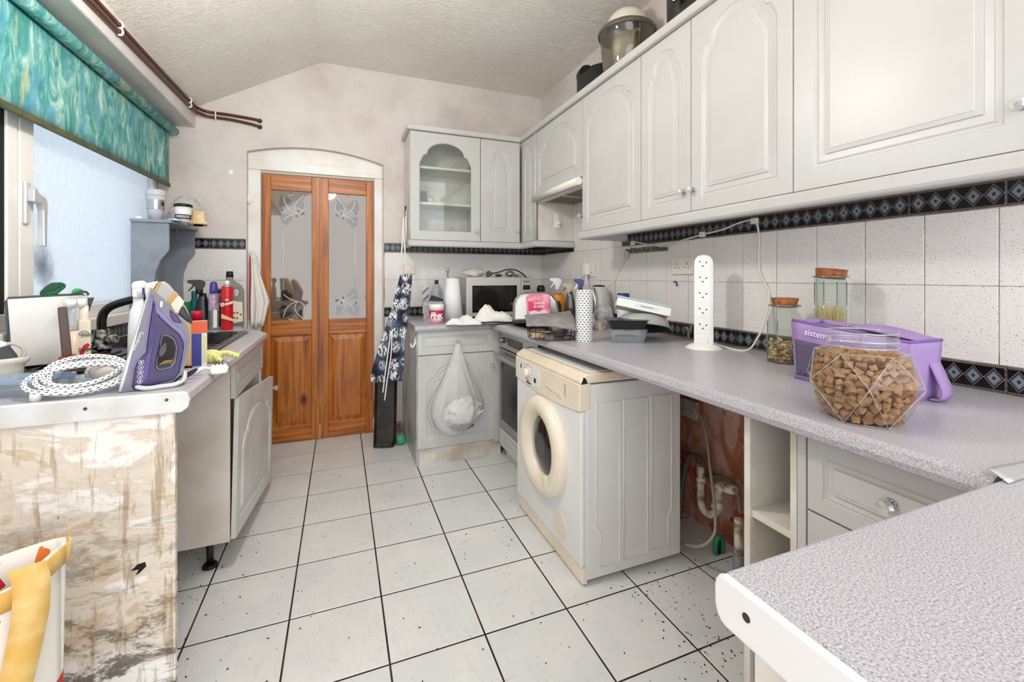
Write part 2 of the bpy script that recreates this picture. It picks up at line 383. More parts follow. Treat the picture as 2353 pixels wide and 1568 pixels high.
for k in range(0, 9):
    x = .3255+.1608*k+.08; s = 1
    if k == 8: x, s = 1.648, .46
    for z0, z1 in ROWS: inst(WTM, 'wall_tile', wall_back, (x, D-.006, (z0+z1)/2), RB, (s, 1, 1))
    if k < 1:
        for z in (.815, .5985, .382, .1655): inst(WTM, 'wall_tile', wall_back, (x, D-.006, z), RB)
for k in range(-1, 6):
    x = .535+.2155*(k)+.108
    if k == -1: inst(BTM, 'border_tile', wall_back, (.428, D-.007, 1.4715), RB); inst(BTM, 'border_tile', wall_back, (.428, D-.007, .962), RB); continue
    if x > XR-.08: continue
    inst(BTM, 'border_tile', wall_back, (x, D-.007, 1.4715), RB); inst(BTM, 'border_tile', wall_back, (x, D-.007, .962), RB)
inst(BTM, 'border_tile', wall_back, (1.648, D-.007, 1.4715), RB, (.34, 1, 1)); inst(BTM, 'border_tile', wall_right, (XR-.007, 3.49, 1.4715), RZ, (.55, 1, 1)); inst(BTM, 'border_tile', wall_right, (XR-.007, 2.99, 1.4715), RZ, (.35, 1, 1))
for k in range(3):
    x = RX0-.004-.1608*(k+.5)
    for z in (1.325, 1.108, .891, .674): inst(WTM, 'wall_tile', wall_back, (x, D-.006, z), RB)
for k in range(2): inst(BTM, 'border_tile', wall_back, (RX0-.112-.2155*k, D-.007, 1.4715), RB)
for k in range(8): inst(BTM, 'border_tile', wall_left, (XL+.007, 1.75+.2165*k, .958), (PI/2, 0, PI/2))
B().box(RX1+.004, .45, D-.02, D, 0, .09).make('baseboard_back', mat('b69a8c', .8, var='8a6a58', vs=20, bump=.3), bevel=.003, kind='structure')
b = B(); b.box(XR-.004, XR, .5, 2.15, 0, .9); b.make('bare_patch', S['bare'], wall_right)
# ---- door frame, doors
DY = D+.062
fr = E('trim_3', None, None, (0, 0, 0), kind='structure')
b = B(); b.prism([(a, z-.001) for a, z in arch]+[(RX1, 2.07), (RX0, 2.07)], 'y', DY-.012, DY+.02); b.make('arch_infill', GLOSS, fr)
b = B(); b.box(RX0, RX1, DY-.022, DY+.03, 2.018, 2.09); b.make('head_jamb', GLOSS, fr, bevel=.004)
for x0, x1, nm in ((RX0, -.537, 'jamb'), (.25, RX1, 'jamb')): B().box(x0, x1, DY-.022, DY+.05, 0, 2.017).make(nm, GLOSS, fr, bevel=.004)
B().box(-.537, .25, DY+.0, DY+.03, 2.002, 2.018).make('track', mat('c9bfb2', .5), fr)
door = E('door_1', None, None, (0, 0, 0), kind='structure')
DG = glassy('etched_door_glass', 'b8aa9a', .12, .03, .42, '8f8172')
LEAF = glassy('clear_leaf_glass', '8d867c', .12, .03, .5, '5a5148'); ETCH = mat('dfe2e2', .5, name='etched_white_line'); BERRY = mat('2c3a66', .3, name='blue_glass_dot')
Y0 = DY+.012
def leaf(x0, x1, flip):
    g0, g1 = x0+(.055 if not flip else .06), x1-.055
    for a, c_ in ((x0, g0), (g1, x1)): B().box(a, c_, Y0, Y0+.035, .004, 1.998).make('stile', S['pine_v'], door, bevel=.003)
    for z0, z1 in ((.004, .115), (.80, .915), (1.885, 1.998)): B().box(g0, g1, Y0+.002, Y0+.033, z0, z1).make('rail', S['pine_h'], door, bevel=.003)
    m = B(); cx, cz = (g0+g1)/2, (.115+.80)/2; hw, hh = (g1-g0)/2, (.80-.115)/2
    def rc(d, y): return [(cx-hw+d, y, cz-hh+d), (cx+hw-d, y, cz-hh+d), (cx+hw-d, y, cz+hh-d), (cx-hw+d, y, cz+hh-d)]
    m.loops([rc(0, Y0+.03), rc(0, Y0+.015), rc(.004, Y0+.018), rc(.012, Y0+.018), rc(.045, Y0+.008)], 0, False); m.make('field_panel', S['pine_v'], door)
    pane = B().box(g0, g1, Y0+.014, Y0+.018, .915, 1.885).make('pane', DG, door)
    # etched plant design: stems, hearts, dots
    W, yy = g1-g0, Y0+.0125; sx = -1 if flip else 1; X = lambda u: (g0+u*W) if not flip else (g1-u*W)
    def heart(u, z, s, ang, m):
        pts = [(0, -1), (.45, -.55), (.8, 0), (.75, .5), (.4, .72), (0, .5), (-.4, .72), (-.75, .5), (-.8, 0), (-.45, -.55)]
        ca, sa = math.cos(ang), math.sin(ang)
        return [(X(u)+sx*s*(p*ca-q*sa), z+s*(p*sa+q*ca)) for p, q in pts]
    st = B(); lf = B(); dt = B()
    for zz, up in ((1.055, 1), (1.72, -1)):
        for u, dz, s, a in ((.36, .045, .052, -.8), (.34, -.075, .058, -.5), (.72, -.075, .052, .35)):
            lf.prism(heart(u, zz+dz*up, s, a if up > 0 else PI-a, 0), 'y', yy-.0005, yy+.001)
        for pts in ([(.3, .055), (.45, .02), (.63, 0), (.75, -.012), (.83, -.05), (.8, -.1)], [(.3, -.115), (.36, -.06), (.48, -.02), (.63, 0)], [(.63, -.005), (.58, -.045), (.64, -.09), (.8, -.135)], [(.42, -.13), (.55, -.14)]):
            st.tube([(X(u), yy, zz+dz*up) for u, dz in bez([(p, q, 0) for p, q in pts], 6) for _ in (0,)] if False else [(X(p.x), yy, zz+p.y*up) for p in bez([(p, q, 0) for p, q in pts], 6)], .0028, 6)
        for u, dz in ((.62, .022), (.76, .005), (.8, -.004), (.66, -.016), (.27, -.02), (.48, -.15)):
            dt.cyl((X(u), yy-.002, zz+dz*up), (X(u), yy+.001, zz+dz*up), .0075, n=10)
    st.cyl((X(.3), yy, 1.14), (X(.3), yy, 1.6), .0022, n=6)
    st.make('etched_stem', ETCH, pane); lf.make('clear_leaf', LEAF, pane); dt.make('blue_dot', BERRY, pane)
leaf(-.533, -.148, False); leaf(-.144, .245, True)
# ---- window
win = E('window_1', None, None, (0, 0, 0), kind='structure')
WX = XL-.03
for y0, y1 in ((WY0, WY0+.06), (2.098, 2.155), (2.163, 2.245), (WY1-.075, WY1-.02)): B().box(WX-.03, WX+.028, y0, y1, 1.11, 2.24).make('frame_post', UPVC, win, bevel=.005)
B().box(WX-.03, WX+.02, WY1-.018, WY1, 1.05, 2.24).make('gasket', RUBBER, win); B().box(WX-.03, WX+.006, 2.155, 2.163, 1.11, 2.24).make('gasket', RUBBER, win); B().box(WX-.03, WX+.02, 2.078, 2.098, 1.11, 2.24).make('gasket', RUBBER, win)
for z0, z1 in ((1.05, 1.11), (2.18, 2.24)): B().box(WX-.03, WX+.028, WY0+.06, WY1-.02, z0, z1).make('frame_rail', UPVC, win, bevel=.005)
for y0, y1 in ((WY0+.06, 2.078), (2.245, WY1-.075)): B().box(WX-.008, WX, y0, y1, 1.11, 2.18).make('pane', S['frost'], win)
h = B(); h.box(WX+.028, WX+.04, 2.175, 2.205, 1.44, 1.60); h.make('handle_plate', mat('d8d9da', .3, .3), win, bevel=.005)
h = B(); h.prism([(2.178, 1.57), (2.178, 1.525), (2.225, 1.52), (2.235, 1.50), (2.238, 1.36), (2.255, 1.36), (2.26, 1.53), (2.25, 1.55), (2.21, 1.56), (2.19, 1.582)], 'x', WX+.04, WX+.062); h.make('handle', mat('cfd2d6', .3, .4), win, bevel=.004)
# ================================================================ fitted kitchen
def outline(w, h, d, arched, ah):
    a = w/2-d; z0 = d; zt = h-d
    if not arched: return [(-a, z0), (a, z0), (a, zt), (-a, zt)]
    zs = zt-ah; P = [(-a, z0), (a, z0), (a, zs), (a, zs), (.86*a, zs+.36*ah), (.80*a, zs+.40*ah), (.755*a, zs+.42*ah)]
    n = 18
    for k in range(n+1):
        t = PI*k/n; P.append((.72*a*math.cos(t), zs+.44*ah+.56*ah*math.sin(t)))
    P += [(-.755*a, zs+.42*ah), (-.80*a, zs+.40*ah), (-.86*a, zs+.36*ah), (-a, zs), (-a, zs)]
    return P
def outer(w, h, d, arched, ah):
    a = w/2
    if not arched: return [(-a, 0), (a, 0), (a, h), (-a, h)]
    zs = h-d-ah; L = outline(w, h, d, True, ah); O = [(-a, 0), (a, 0), (a, zs), (a, h)]
    for x, z in L[4:-2]: O.append((x*a/(a-d), h))
    return O+[(-a, h), (-a, zs)]
def front(name, w, h, parent, loc, rot, arched=True, m=None, margin=.052, ah=.13, t=.018, m2=None, glazed=False):
    """routed door or drawer front; local x across, z up, faces -y, origin at bottom centre"""
    b = B(); O = outer(w, h, margin, arched, ah)
    L0 = [(x, 0, z) for x, z in O]
    if glazed:
        b.loops([[(x, t, z) for x, z in outline(w, h, margin, arched, ah)], [(x, t, z) for x, z in O], L0]+[[(x, y, z) for x, z in outline(w, h, d, arched, ah)] for d, y in ((margin-.006, 0), (margin, .006), (margin, t))], 0, False, False, False)
    else:
        lv = [(margin, 0), (margin+.003, .0035), (margin+.010, .005), (margin+.014, .0025), (margin+.017, .0035), (margin+.034, .0055), (margin+.036, .001), (margin+.048, 0), (margin+.0495, -.0012)]
        sc_ = min(1, (min(w, h)/2-margin)*.62/.05); lv = [(margin+(d-margin)*sc_, y) for d, y in lv]
        b.loops([[(x, t, z) for x, z in O], L0]+[[(x, y, z) for x, z in outline(w, h, d, arched, ah)] for d, y in lv], 0, False)
    return b.make(name, m or WHITE, parent, loc, rot, bevel=0)
def knob(parent, loc, rz=0, r=.015):
    """cut-glass knob on a metal stem; sticks out along local -y"""
    k = B(); k.cyl((0, 0, 0), (0, -.004, 0), r*.75, n=14); k.cyl((0, -.004, 0), (0, -.014, 0), r*.38, r*.5, n=12)
    o = k.make('knob_stem', CHROME, parent, loc, (0, 0, rz))
    g = B(); g.lathe([(r*.5, 0), (r*.95, r*.5), (r*1.05, r*.85), (r*.75, r*1.3), (r*.35, r*1.45)], 10, sm=False); g.xf(Matrix.Translation((0, -.012, 0)) @ Matrix.Rotation(PI/2, 4, 'X'))
    g.make('knob_crystal', CRYS, o); return o
FR = -PI/2   # faces -x
UX, UY, UZ0, UZ1 = 1.36, 3.24, 1.515, 2.318
def ucab(name, label, y0, y1, z0=UZ0, z1=UZ1, group='wall cabinets'):
    e = E(name, label, 'cabinet', (XR, (y0+y1)/2, z0), 0, group)
    w = (y1-y0)/2-.0006
    b = B(); b.box(UX-XR+.02, -.001, -w, w, 0, z1-z0); b.make('carcass', CARC, e); return e
def udoor(e, y0, y1, z0, z1, kn=None, ah=.13, arched=True, margin=.052):
    yc = (y0+y1)/2
    d = front('door', y1-y0-.004, z1-z0-.003, e, (UX-XR, yc-e.location.y, z0-e.location.z+.001), (0, 0, FR), arched, ah=ah, margin=margin)
    if kn: knob(d, kn)
    return d
def knloc(px, py, yc, z0): # position of a knob on a right-run door from where it shows
    p = at(px, py, 0, UX); return (yc-p.y, 0, p.z-z0)
SEAM = [2.957, 2.291, 1.738, 1.414, .974, .43]
e = ucab('wall_cabinet', 'white arched wall cabinet just right of the cooker hood', SEAM[2], SEAM[1]); udoor(e, SEAM[2], SEAM[1], UZ0, UZ1, knloc(1338, 497, (SEAM[2]+SEAM[1])/2, UZ0))
e = ucab('wall_cabinet', 'white wall cabinet with two doors sharing a pair of crystal knobs', SEAM[4], SEAM[2])
udoor(e, SEAM[3], SEAM[2], UZ0, UZ1, knloc(1571, 442, (SEAM[3]+SEAM[2])/2, UZ0), .15); udoor(e, SEAM[4], SEAM[3], UZ0, UZ1, knloc(1593, 437, (SEAM[4]+SEAM[3])/2, UZ0), .14)
e = ucab('wall_cabinet', 'large white wall cabinet nearest the camera at the right edge', SEAM[5], SEAM[4]); udoor(e, SEAM[5], SEAM[4], UZ0, UZ1, knloc(2350, 243, (SEAM[5]+SEAM[4])/2, UZ0), .14, margin=.062)
e = ucab('hood_cabinet', 'short white wall cabinet bridging above the cooker hood', SEAM[1], SEAM[0], 1.848, UZ1); udoor(e, SEAM[1], SEAM[0], 1.85, UZ1, None, .15)
# corner wall cabinet (right run, tall narrow door) with its side by the hood
e = E('corner_wall_cabinet', 'white corner wall cabinet left of the hood with a narrow door', 'cabinet', (XR, 3.1, UZ0), 0, 'wall cabinets')
b = B(); b.box(UX-XR+.02, -.001, SEAM[0]-3.1, D-.008-3.1, 0, UZ1-UZ0); b.make('carcass', CARC, e, bevel=.002)
udoor(e, SEAM[0]+.022, UY-.012, UZ0, UZ1, (.105, 0, .30), .14, margin=.06)
b = B(); b.cyl((UX-XR-.0, SEAM[0]+.012-3.1, 0), (UX-XR-.0, SEAM[0]+.012-3.1, UZ1-UZ0), .011); b.make('corner_post', WHITE, e)
# back run: glazed cabinet and narrow cabinet
gc = E('glazed_wall_cabinet', 'white wall cabinet with an arched glass door and two shelves', 'cabinet', (.476, D, UZ0), 0, 'wall cabinets')
x1 = 1.012-.476; yb = -.009; yf = UY-D+.018
b = B(); b.box(0, .016, yf, yb, 0, .803); b.make('side_panel', CARC, gc); b = B(); b.box(x1-.016, x1, yf, yb, 0, .803); b.make('side_panel', CARC, gc)
B().box(.016, x1-.016, yf, yb, 0, .016).make('bottom_panel', CARC, gc); B().box(.016, x1-.016, yf, yb, .787, .803).make('top_panel', CARC, gc); B().box(.016, x1-.016, yb-.008, yb, .016, .787).make('back_panel', CARC, gc)
for z in (.27, .54): B().box(.016, x1-.016, yf+.02, yb-.008, z, z+.018).make('shelf', CARC, gc)
gd = front('door', x1-.003, .80, gc, (x1/2, UY-D, .001), (0, 0, 0), True, glazed=True, margin=.07, ah=.16)
B().box(-x1/2+.06, x1/2-.06, .0085, .0115, .06, .74).make('pane', GLASS, gd)
knob(gd, (x1/2-.03, 0, .075))
nc = E('wall_cabinet', 'narrow white wall cabinet between the glazed and corner cabinets', 'cabinet', (1.014, D, UZ0), 0, 'wall cabinets')
B().box(0, .325, yf, yb, 0, .803).make('carcass', CARC, nc)
d = front('door', .328, .80, nc, (.166, UY-D, .001), (0, 0, 0), True, ah=.15, margin=.075); knob(d, (.14, 0, .085))
# cornice and light pelmet
def molding(name, label, path, z, prof, m):
    b = B(); n = len(path); L = []
    for i, (x, y, nx, ny) in enumerate(path): L.append([(x+nx*o, y+ny*o, z+h) for o, h in prof])
    b.loops(L, 0, False); return b.make(name, m, bevel=.004, label=label, cat='moulding')
CP = [(-.03, 0), (.022, 0), (.026, .012), (.026, .034), (.02, .042), (-.03, .042)]
molding('cornice', 'white cornice strip along the top of the wall cabinets', [(.476, D-.01, -1, 0), (.476, UY, -1, -1), (UX, UY, -1, -1), (UX, .3, -1, 0)], UZ1+.002, CP, WHITE)
PP = [(-.02, 0), (.012, 0), (.018, .01), (.018, .038), (.012, .047), (-.02, .047)]
molding('pelmet', 'white pelmet strip under the back and corner wall cabinets', [(.476, D-.02, -1, 0), (.476, UY, -1, -1), (UX, UY, -1, -1), (UX, SEAM[0], -1, -1), (XR-.01, SEAM[0], 0, -1)], UZ0-.05, PP, WHITE)
molding('pelmet', 'white pelmet strip under the long right-hand wall cabinets', [(XR-.01, SEAM[1], 0, 1), (UX, SEAM[1], -1, 1), (UX, .3, -1, 0)], UZ0-.05, PP, WHITE)
# cooker hood
hd = E('cooker_hood', 'cream cooker hood with visor bar and mesh filter under short cabinet', 'cooker hood', (1.5, 2.624, 1.8))
b = B(); b.box(-.12, .18, -.325, .328, .0, .046); b.make('body', mat('d6cfc2', .4), hd, bevel=.004)
b = B(); b.cyl((-.16, -.328, .022), (-.16, .328, .022), .024, n=20); b.make('visor_bar', mat('e6e1d6', .35), hd)
b = B(); b.box(-.14, -.09, -.32, .32, -.008, .004); b.make('visor', mat('d9d3c6', .4), hd, bevel=.003)
t = NT('mesh_filter'); ck = t.n('TexChecker', Scale=140.0, Vector=t.tc()); FILT = t.fin(col=t.mix(ck.outputs[1], '3f3830', '8b8272'), rough=.6)
B().box(-.085, .16, -.30, .30, -.006, 0).make('grease_filter', FILT, hd)
for y in (-.3, .0, .3): B().box(-.09, .17, y-.008, y+.008, -.012, -.005).make('filter_rail', mat('cfc8ba', .4), hd)
# ---- worktops
def nose(path, name, label, th=.043):
    pass
wt = E('worktop', 'long grey speckled worktop along the tiled right wall', 'worktop', (1.3, 1.9, ZT), 0)
pr = [(XR-.008, -.043), (.975, -.043), (.962, -.036), (.957, -.022), (.962, -.006), (.976, 0), (XR-.008, 0)]
b = B(); b.prism([(x-1.3, z) for x, z in pr], 'y', .362-1.9, D-.01-1.9); b.make('top', S['worktop'], wt)
wbk = E('worktop', 'short grey speckled worktop under the microwave on the back wall', 'worktop', (.7, 3.2, ZT))
pr = [(D-.01, -.043), (2.838, -.043), (2.825, -.036), (2.82, -.022), (2.825, -.006), (2.84, 0), (D-.01, 0)]
b = B(); b.prism([(y-3.2, z) for y, z in pr], 'x', .446-.7, .956-.7); b.make('top', S['worktop'], wbk)
B().box(.443-.7, .446-.7, 2.835-3.2, D-.01-3.2, -.043, 0).make('end_strip', mat('8f8c90', .4), wbk)
B().box(.9485-.7, .9555-.7, 2.83-3.2, D-.02-3.2, 0, .0015).make('joint_strip', mat('b9b9bb', .35, .6), wbk)
wr = E('worktop', 'grey speckled return worktop in the near right corner', 'worktop', (.9, .0, ZT))
pr = rrect(.76, .043, .012, 3, -.02-.0, -.0215)
b = B(); b.box(.386-.9, XR-.008-.9, -.45, .356, -.043, 0); b.make('top', S['worktop'], wr, bevel=.006, seg=3)
b = B(); b.prism([(-.45, -.05), (.345, -.05)]+[(.350, -.048), (.355, -.042), (.358, -.034), (.3585, -.014), (.357, -.006), (.353, .0), (.347, .003), (-.45, .003)], 'x', .3765-.9, .3855-.9); b.make('end_strip', mat('e6e6e4', .3, name='white_edge_strip'), wr, bevel=.003)
for y in (.318, .05): B().cyl((.376-.9, y, -.021), (.378-.9, y, -.021), .0045, n=12).make('screw', mat('4a3a30', .5, .5), wr)
ms = B(); p = [at(2275, 1104, 2, ZT+.002), at(2353, 1082, 2, ZT+.002)]
ms.grid(lambda u, v: (.955+.70*u, .338+.024*v+.004*(1-u), ZT+.0015+.014*v*max(0, 1-u*3)), 30, 4)
ms.make('joining_strip', mat('c9cbcc', .3, .8), solid=.0015, label='bent metal joining strip lifting off the near worktop seam', cat='strip')
# ---- base units, right side
def base(name, label, loc, group='base cabinets', cat='cabinet'): return E(name, label, cat, loc, 0, group)
BX = 1.02
e = base('open_shelf_unit', 'narrow white open shelf unit beside the exposed pipework', (BX, .80, 0))
for y0, y1 in ((.05, .068), (-.078, -.062)): B().box(0, XR-BX-.012, y0, y1, .0, .878).make('side_panel', CARC, e)
B().box(.5, .51, -.062, .05, .1, .878).make('back_panel', CARC, e)
for z in (.12, .36, .60): B().box(.006, .5, -.062, .05, z, z+.018).make('shelf', CARC, e)
e = base('drawer_unit', 'white base unit with a crystal-knob drawer above a plain door', (BX, .54, 0))
B().box(.02, XR-BX-.012, -.176, .178, .1, .878).make('carcass', CARC, e); B().box(.06, .08, -.176, .178, 0, .1).make('plinth', WHITE, e)
B().box(-.0, .02, .16, .18, .1, .878).make('frame_stile', WHITE, e)
d = front('drawer', .335, .17, e, (0, -.012, .70), (0, 0, FR), False, margin=.034); knob(d, (-.0, 0, .09), 0, .0165)
d = front('door', .335, .595, e, (0, -.012, .10), (0, 0, FR), True, margin=.05, ah=.13)
# return unit under near worktop
e = base('end_unit', 'white open-ended base unit under the near right worktop', (.46, .0, 0))
B().box(-.03, -.012, .285, .352, .0, .873).make('end_post', CARC, e); B().box(-.012, .5, .31, .345, .76, .873).make('top_rail', CARC, e); B().box(-.03, -.012, -.45, .285, .78, .873).make('top_rail', CARC, e)
B().box(-.004, .5, .29, .31, .0, .873).make('back_panel', CARC, e); B().box(.08, .095, -.45, .29, .0, .78).make('side_panel', CARC, e)
# ---- back base unit
e = base('base_cabinet', 'grey-white base cabinet with a drawer beside the oven', (.46, 2.868, 0))
GREYC = mat('c9c9c8', .36, var='bfbdba', vs=3, name='cabinet_light_grey')
b = B(); b.box(0, .018, -.002, D-.012-2.868, 0, .878); b.make('side_panel', mat('b9b9ba', .3, var='8c8a88', vs=5), e)
B().box(.02, .6, .004, D-.012-2.868, .1, .878).make('carcass', CARC, e)
d = front('drawer', .522, .15, e, (.268, -.018, .73), (0, 0, 0), False, GREYC, margin=.03); knob(d, (.0, 0, .078))
d = front('door', .522, .605, e, (.268, -.018, .118), (0, 0, 0), True, GREYC, margin=.055, ah=.15); knob(d, (.245, 0, .51))
B().box(.53, .572, -.018, .004, .1, .878).make('filler_strip', WHITE, e)
B().box(.0185, .585, .0, .018, .0, .105).make('plinth', mat('dcd9d3', .4, var='c2b39f', vs=6), e)
# hook on cabinet side
hk = B(); hk.tube(bez([(0, 0, .03), (-.006, 0, 0), (-.018, -.004, -.02), (-.03, -.006, -.012), (-.03, -.006, .004)]), .0055, 8); hk.box(-.003, 0, -.014, .014, -.005, .045)
hk.make('wall_hook', WPL, None, (.46, 2.9, .80), label='white plastic hook on the side of the grey base cabinet', cat='hook')
# ---- oven
ov = E('built_in_oven', 'stainless built-in oven beneath the hob beside washing machine', 'oven', (BX, 2.50, 0))
B().box(.022, .56, -.3, .318, .1, .878).make('body', DARK, ov)
B().box(0, .02, -.3, .318, .76, .872).make('control_panel', STEEL, ov, bevel=.002)
B().box(-.002, .003, -.08, .16, .79, .842).make('display', mat('151517', .15), ov)
for y in (.24, -.2):
    k = B(); k.cyl((0, y, .815), (-.03, y, .815), .02, .018, n=20); k.make('control_knob', mat('8d8c88', .3, .8), ov)
B().box(-.004, .02, -.3, .318, .22, .755).make('oven_door', STEEL, ov, bevel=.002); B().box(-.006, -.002, -.25, .27, .28, .67).make('door_glass', mat('101112', .06), ov)
h = B(); h.box(-.05, -.038, -.29, .31, .70, .728); h.box(-.04, -.003, .27, .29, .705, .722); h.box(-.04, -.003, -.27, -.25, .705, .722); h.make('door_handle', STEEL, ov, bevel=.003)
d = front('warming_drawer', .615, .12, ov, (0, .009, .09), (0, 0, FR), False, WHITE, margin=.03)
B().box(.05, .07, -.3, .318, 0, .09).make('plinth', CARC, ov)
# hob
hob = E('hob', 'black gas hob under the toaster on the right worktop', 'hob', (1.255, 2.555, ZT))
b = B(); b.box(-.225, .225, -.26, .26, 0, .008); b.make('hob_plate', mat('0e0e10', .12), hob, bevel=.004)
for x, y in ((-.11, -.13), (-.11, .13), (.11, -.13), (.11, .13)):
    r = B(); r.lathe([(.05, .006), (.05, .014), (.03, .016)], 20, (x, y, 0)); r.make('burner', BLK, hob)
# ---- washing machine
wm = E('washing_machine', 'yellowed white front-loading washing machine pulled out from under the worktop', 'washing machine', (.893, 1.852, 0))
CRM = mat('ebe0ce', .35, var='e2d2ba', vs=4, name='yellowed_plastic'); WMW = mat('e6e7e6', .3, var='deddd9', vs=2, name='washer_enamel')
HW = .338
b = B(); b.box(.022, .505, -HW, HW, .02, .806); b.make('cabinet', WMW, wm, bevel=.006)
b = B()
b.loops([[(.0, y, z) for y, z in ((-HW, .075), (HW, .075), (HW, .70), (-HW, .70))], [(.024, y, z) for y, z in ((-HW, .075), (HW, .075), (HW, .70), (-HW, .70))]], 0, False); b.make('front_panel', WMW, wm, bevel=.006)
b = B(); b.box(.006, .03, -HW, HW, .008, .074); b.make('kick_plate', CRM, wm, bevel=.004)
# control panel with bowed lower edge
b = B(); n = 16; HW += .0012; lo = [(-HW+2*HW*k/n, .702-.02*math.sin(PI*k/n)-.0) for k in range(n+1)]
poly = [(y, z) for y, z in lo]+[(HW, .812), (-HW, .812)]
b.loops([[(-.008, y, z) for y, z in poly], [(.045, y, z) for y, z in poly]], 0, False); cp = b.make('control_panel', CRM, wm, bevel=.004)
b = B(); b.loops([[(-.004, y, .812) for y in (-HW, HW)]+[(.5, HW, .812), (.5, -HW, .812)], [(-.004, y, .826) for y in (-HW, HW)]+[(.5, HW, .826), (.5, -HW, .826)], [(.03, y, .85) for y in (-HW+.004, HW-.004)]+[(.5, HW-.004, .85), (.5, -HW+.004, .85)]], 0, False); b.make('lid_rim', CRM, wm, bevel=.005); HW -= .0012
B().box(.06, .495, -HW+.03, HW-.03, .846, .853).make('lid', WMW, wm, bevel=.003)
b = B(); b.prism([(.0, .8125), (.030, .8135), (.020, .835), (.012, .838)], 'y', -HW-.0022, -HW+.004); b.make('broken_corner', RUBBER, wm)
ls = B(); ls.prism([(y, z) for y, z in rrect(.25, .098, .012, 3, .16, .752)], 'x', -.0105, -.008); ls.make('dial_plate', mat('e4e3de', .4), cp)
k = B(); k.cyl((-.010, .165, .757), (-.014, .165, .757), .028, n=24); k.cyl((-.013, .165, .757), (-.036, .165, .757), .024, .021, n=24); k.make('program_dial', mat('eae0cd', .35), cp)
for y, z, w_ in ((.255, .775, .012), (.082, .735, .022)): B().box(-.0115, -.0085, y-w_/2, y+w_/2, z-.011, z+.011).make('display', BLK, cp)
for i in range(6):
    q = B(); q.cyl((-.008, -.035-.028*i, .742-.003*i), (-.012, -.035-.028*i, .742-.003*i), .0095, n=14); q.make('button', mat('dfd3c0', .4), cp)
q = B()
for i in range(5): q.box(-.0095, -.0078, -.222, -.217, .735+.011*i, .739+.011*i)
for k_ in range(14):
    a = PI*2*k_/14; q.box(-.0115, -.0104, .165+.045*math.cos(a)-.006, .165+.045*math.cos(a)+.006, .757+.042*math.sin(a)-.001, .757+.042*math.sin(a)+.001)
q.make('printed_marks', BLK, cp, kind='stuff')
text('Whirlpool', .013, BLK, cp, (-.0112, .155, .708), (PI/2, 0, -PI/2), bold=.0003)
# porthole
dr = B(); cy, cz = -.0, .452; LP = []
def ell(ry, rz, x, dy=0, dz=0, n=40): return [(x, cy+dy+ry*math.cos(2*PI*i/n), cz+dz+rz*math.sin(2*PI*i/n)) for i in range(n)]
dr.loops([ell(.226, .226, .0), ell(.226, .226, -.018), ell(.212, .212, -.038), ell(.185, .185, -.046), ell(.155, .155, -.040), ell(.128, .138, -.018), ell(.118, .132, .004)], 0, True, False, False)
pd = dr.make('porthole_door', CRM, wm)
g = B(); g.loops([ell(.119, .133, -.004), ell(.10, .11, -.016), ell(.05, .055, -.024)], 0, True, False, True); g.make('porthole_glass', mat('121214', .05, coat=.6), pd)
h = B(); h.sph((-.03, -.10, .31), (.018, .05, .04), 16, 8); h.make('door_grip', CRM, pd)
k = B(); k.cyl((.001, -.16, .158), (-.004, -.16, .158), .055, n=28); k.make('filter_cap', mat('e3d6c3', .4), wm)
# pressed side panels
sp = B()
for x0, x1, st in ((.07, .185, 1), (.205, .325, 0), (.345, .455, 2)):
    if st == 1: pts = [(x0, .73), (x0, .23), (x0+.025, .20), (x0+.025, .06), (x1, .06), (x1, .73)]
    elif st == 2: pts = [(x0, .73), (x0, .075), (x1-.02, .075), (x1-.02, .20), (x1, .23), (x1, .73)]
    else: pts = [(x0, .73), (x0, .065), (x1, .065), (x1, .73)]
    sp.tube([(x, -HW, z) for x, z in pts], .0035, 8, closed=True)
sp.make('pressed_rib', WMW, wm)
for x in (.05, .45):
    for y in (-.28, .28): B().cyl((x, y, 0), (x, y, .025), .018, n=12).make('foot', BLK, wm)
# ---- plumbing in the open bay
PW = mat('dcd4c8', .4, var='8f7a62', vs=30, name='old_white_waste_pipe')
def on_bay(px, py, x=1.55): p = at(px, py, 0, x); return p
tp = E('waste_trap', 'white plastic U-bend waste trap against bare plaster wall', 'pipe', (1.56, 1.2, .2))
o = Vector((1.56, 1.2, .2))
def loc(l): return [Vector(p)-o for p in l]
tp_pts = loc([on_bay(1610, 1070), on_bay(1610, 1130), on_bay(1613, 1165), on_bay(1632, 1183), on_bay(1650, 1172), on_bay(1653, 1150), on_bay(1650, 1120)])
b = B(); b.tube(bez(tp_pts, 6), .017, 14); b.make('bend', PW, tp)
b = B(); b.tube(loc([on_bay(1650, 1120), on_bay(1652, 1118), on_bay(1690, 1128)]), .018, 14); b.make('outlet', PW, tp)
for px, py in ((1611, 1102), (1646, 1162), (1676, 1124)):
    p = on_bay(px, py)-o; q = B(); q.cyl(p-Vector((0, 0, .012)), p+Vector((0, 0, .012)), .0225, n=12); q.make('compression_nut', PW, tp)
gp = B(); gp.tube(bez([on_bay(1560, 1190, 1.6), on_bay(1570, 1100, 1.6), on_bay(1585, 1050, 1.6), on_bay(1605, 1050, 1.6), on_bay(1612, 1065, 1.58)], 8), .014, 10)
gp.make('drain_hose', mat('6d665e', .5), label='grey drain hose looping into the top of waste trap', cat='hose')
gh = B(); gh.tube(bez([on_bay(1588, 918, 1.6), on_bay(1618, 980, 1.58), on_bay(1632, 1080, 1.52), on_bay(1643, 1180, 1.48), on_bay(1640, 1230, 1.44), on_bay(1610, 1256, 1.40), on_bay(1570, 1250, 1.42)], 8), .0065, 8)
gh.make('power_cable', mat('9d9488', .5), label='grey appliance cable hanging in front of the waste trap', cat='cable')
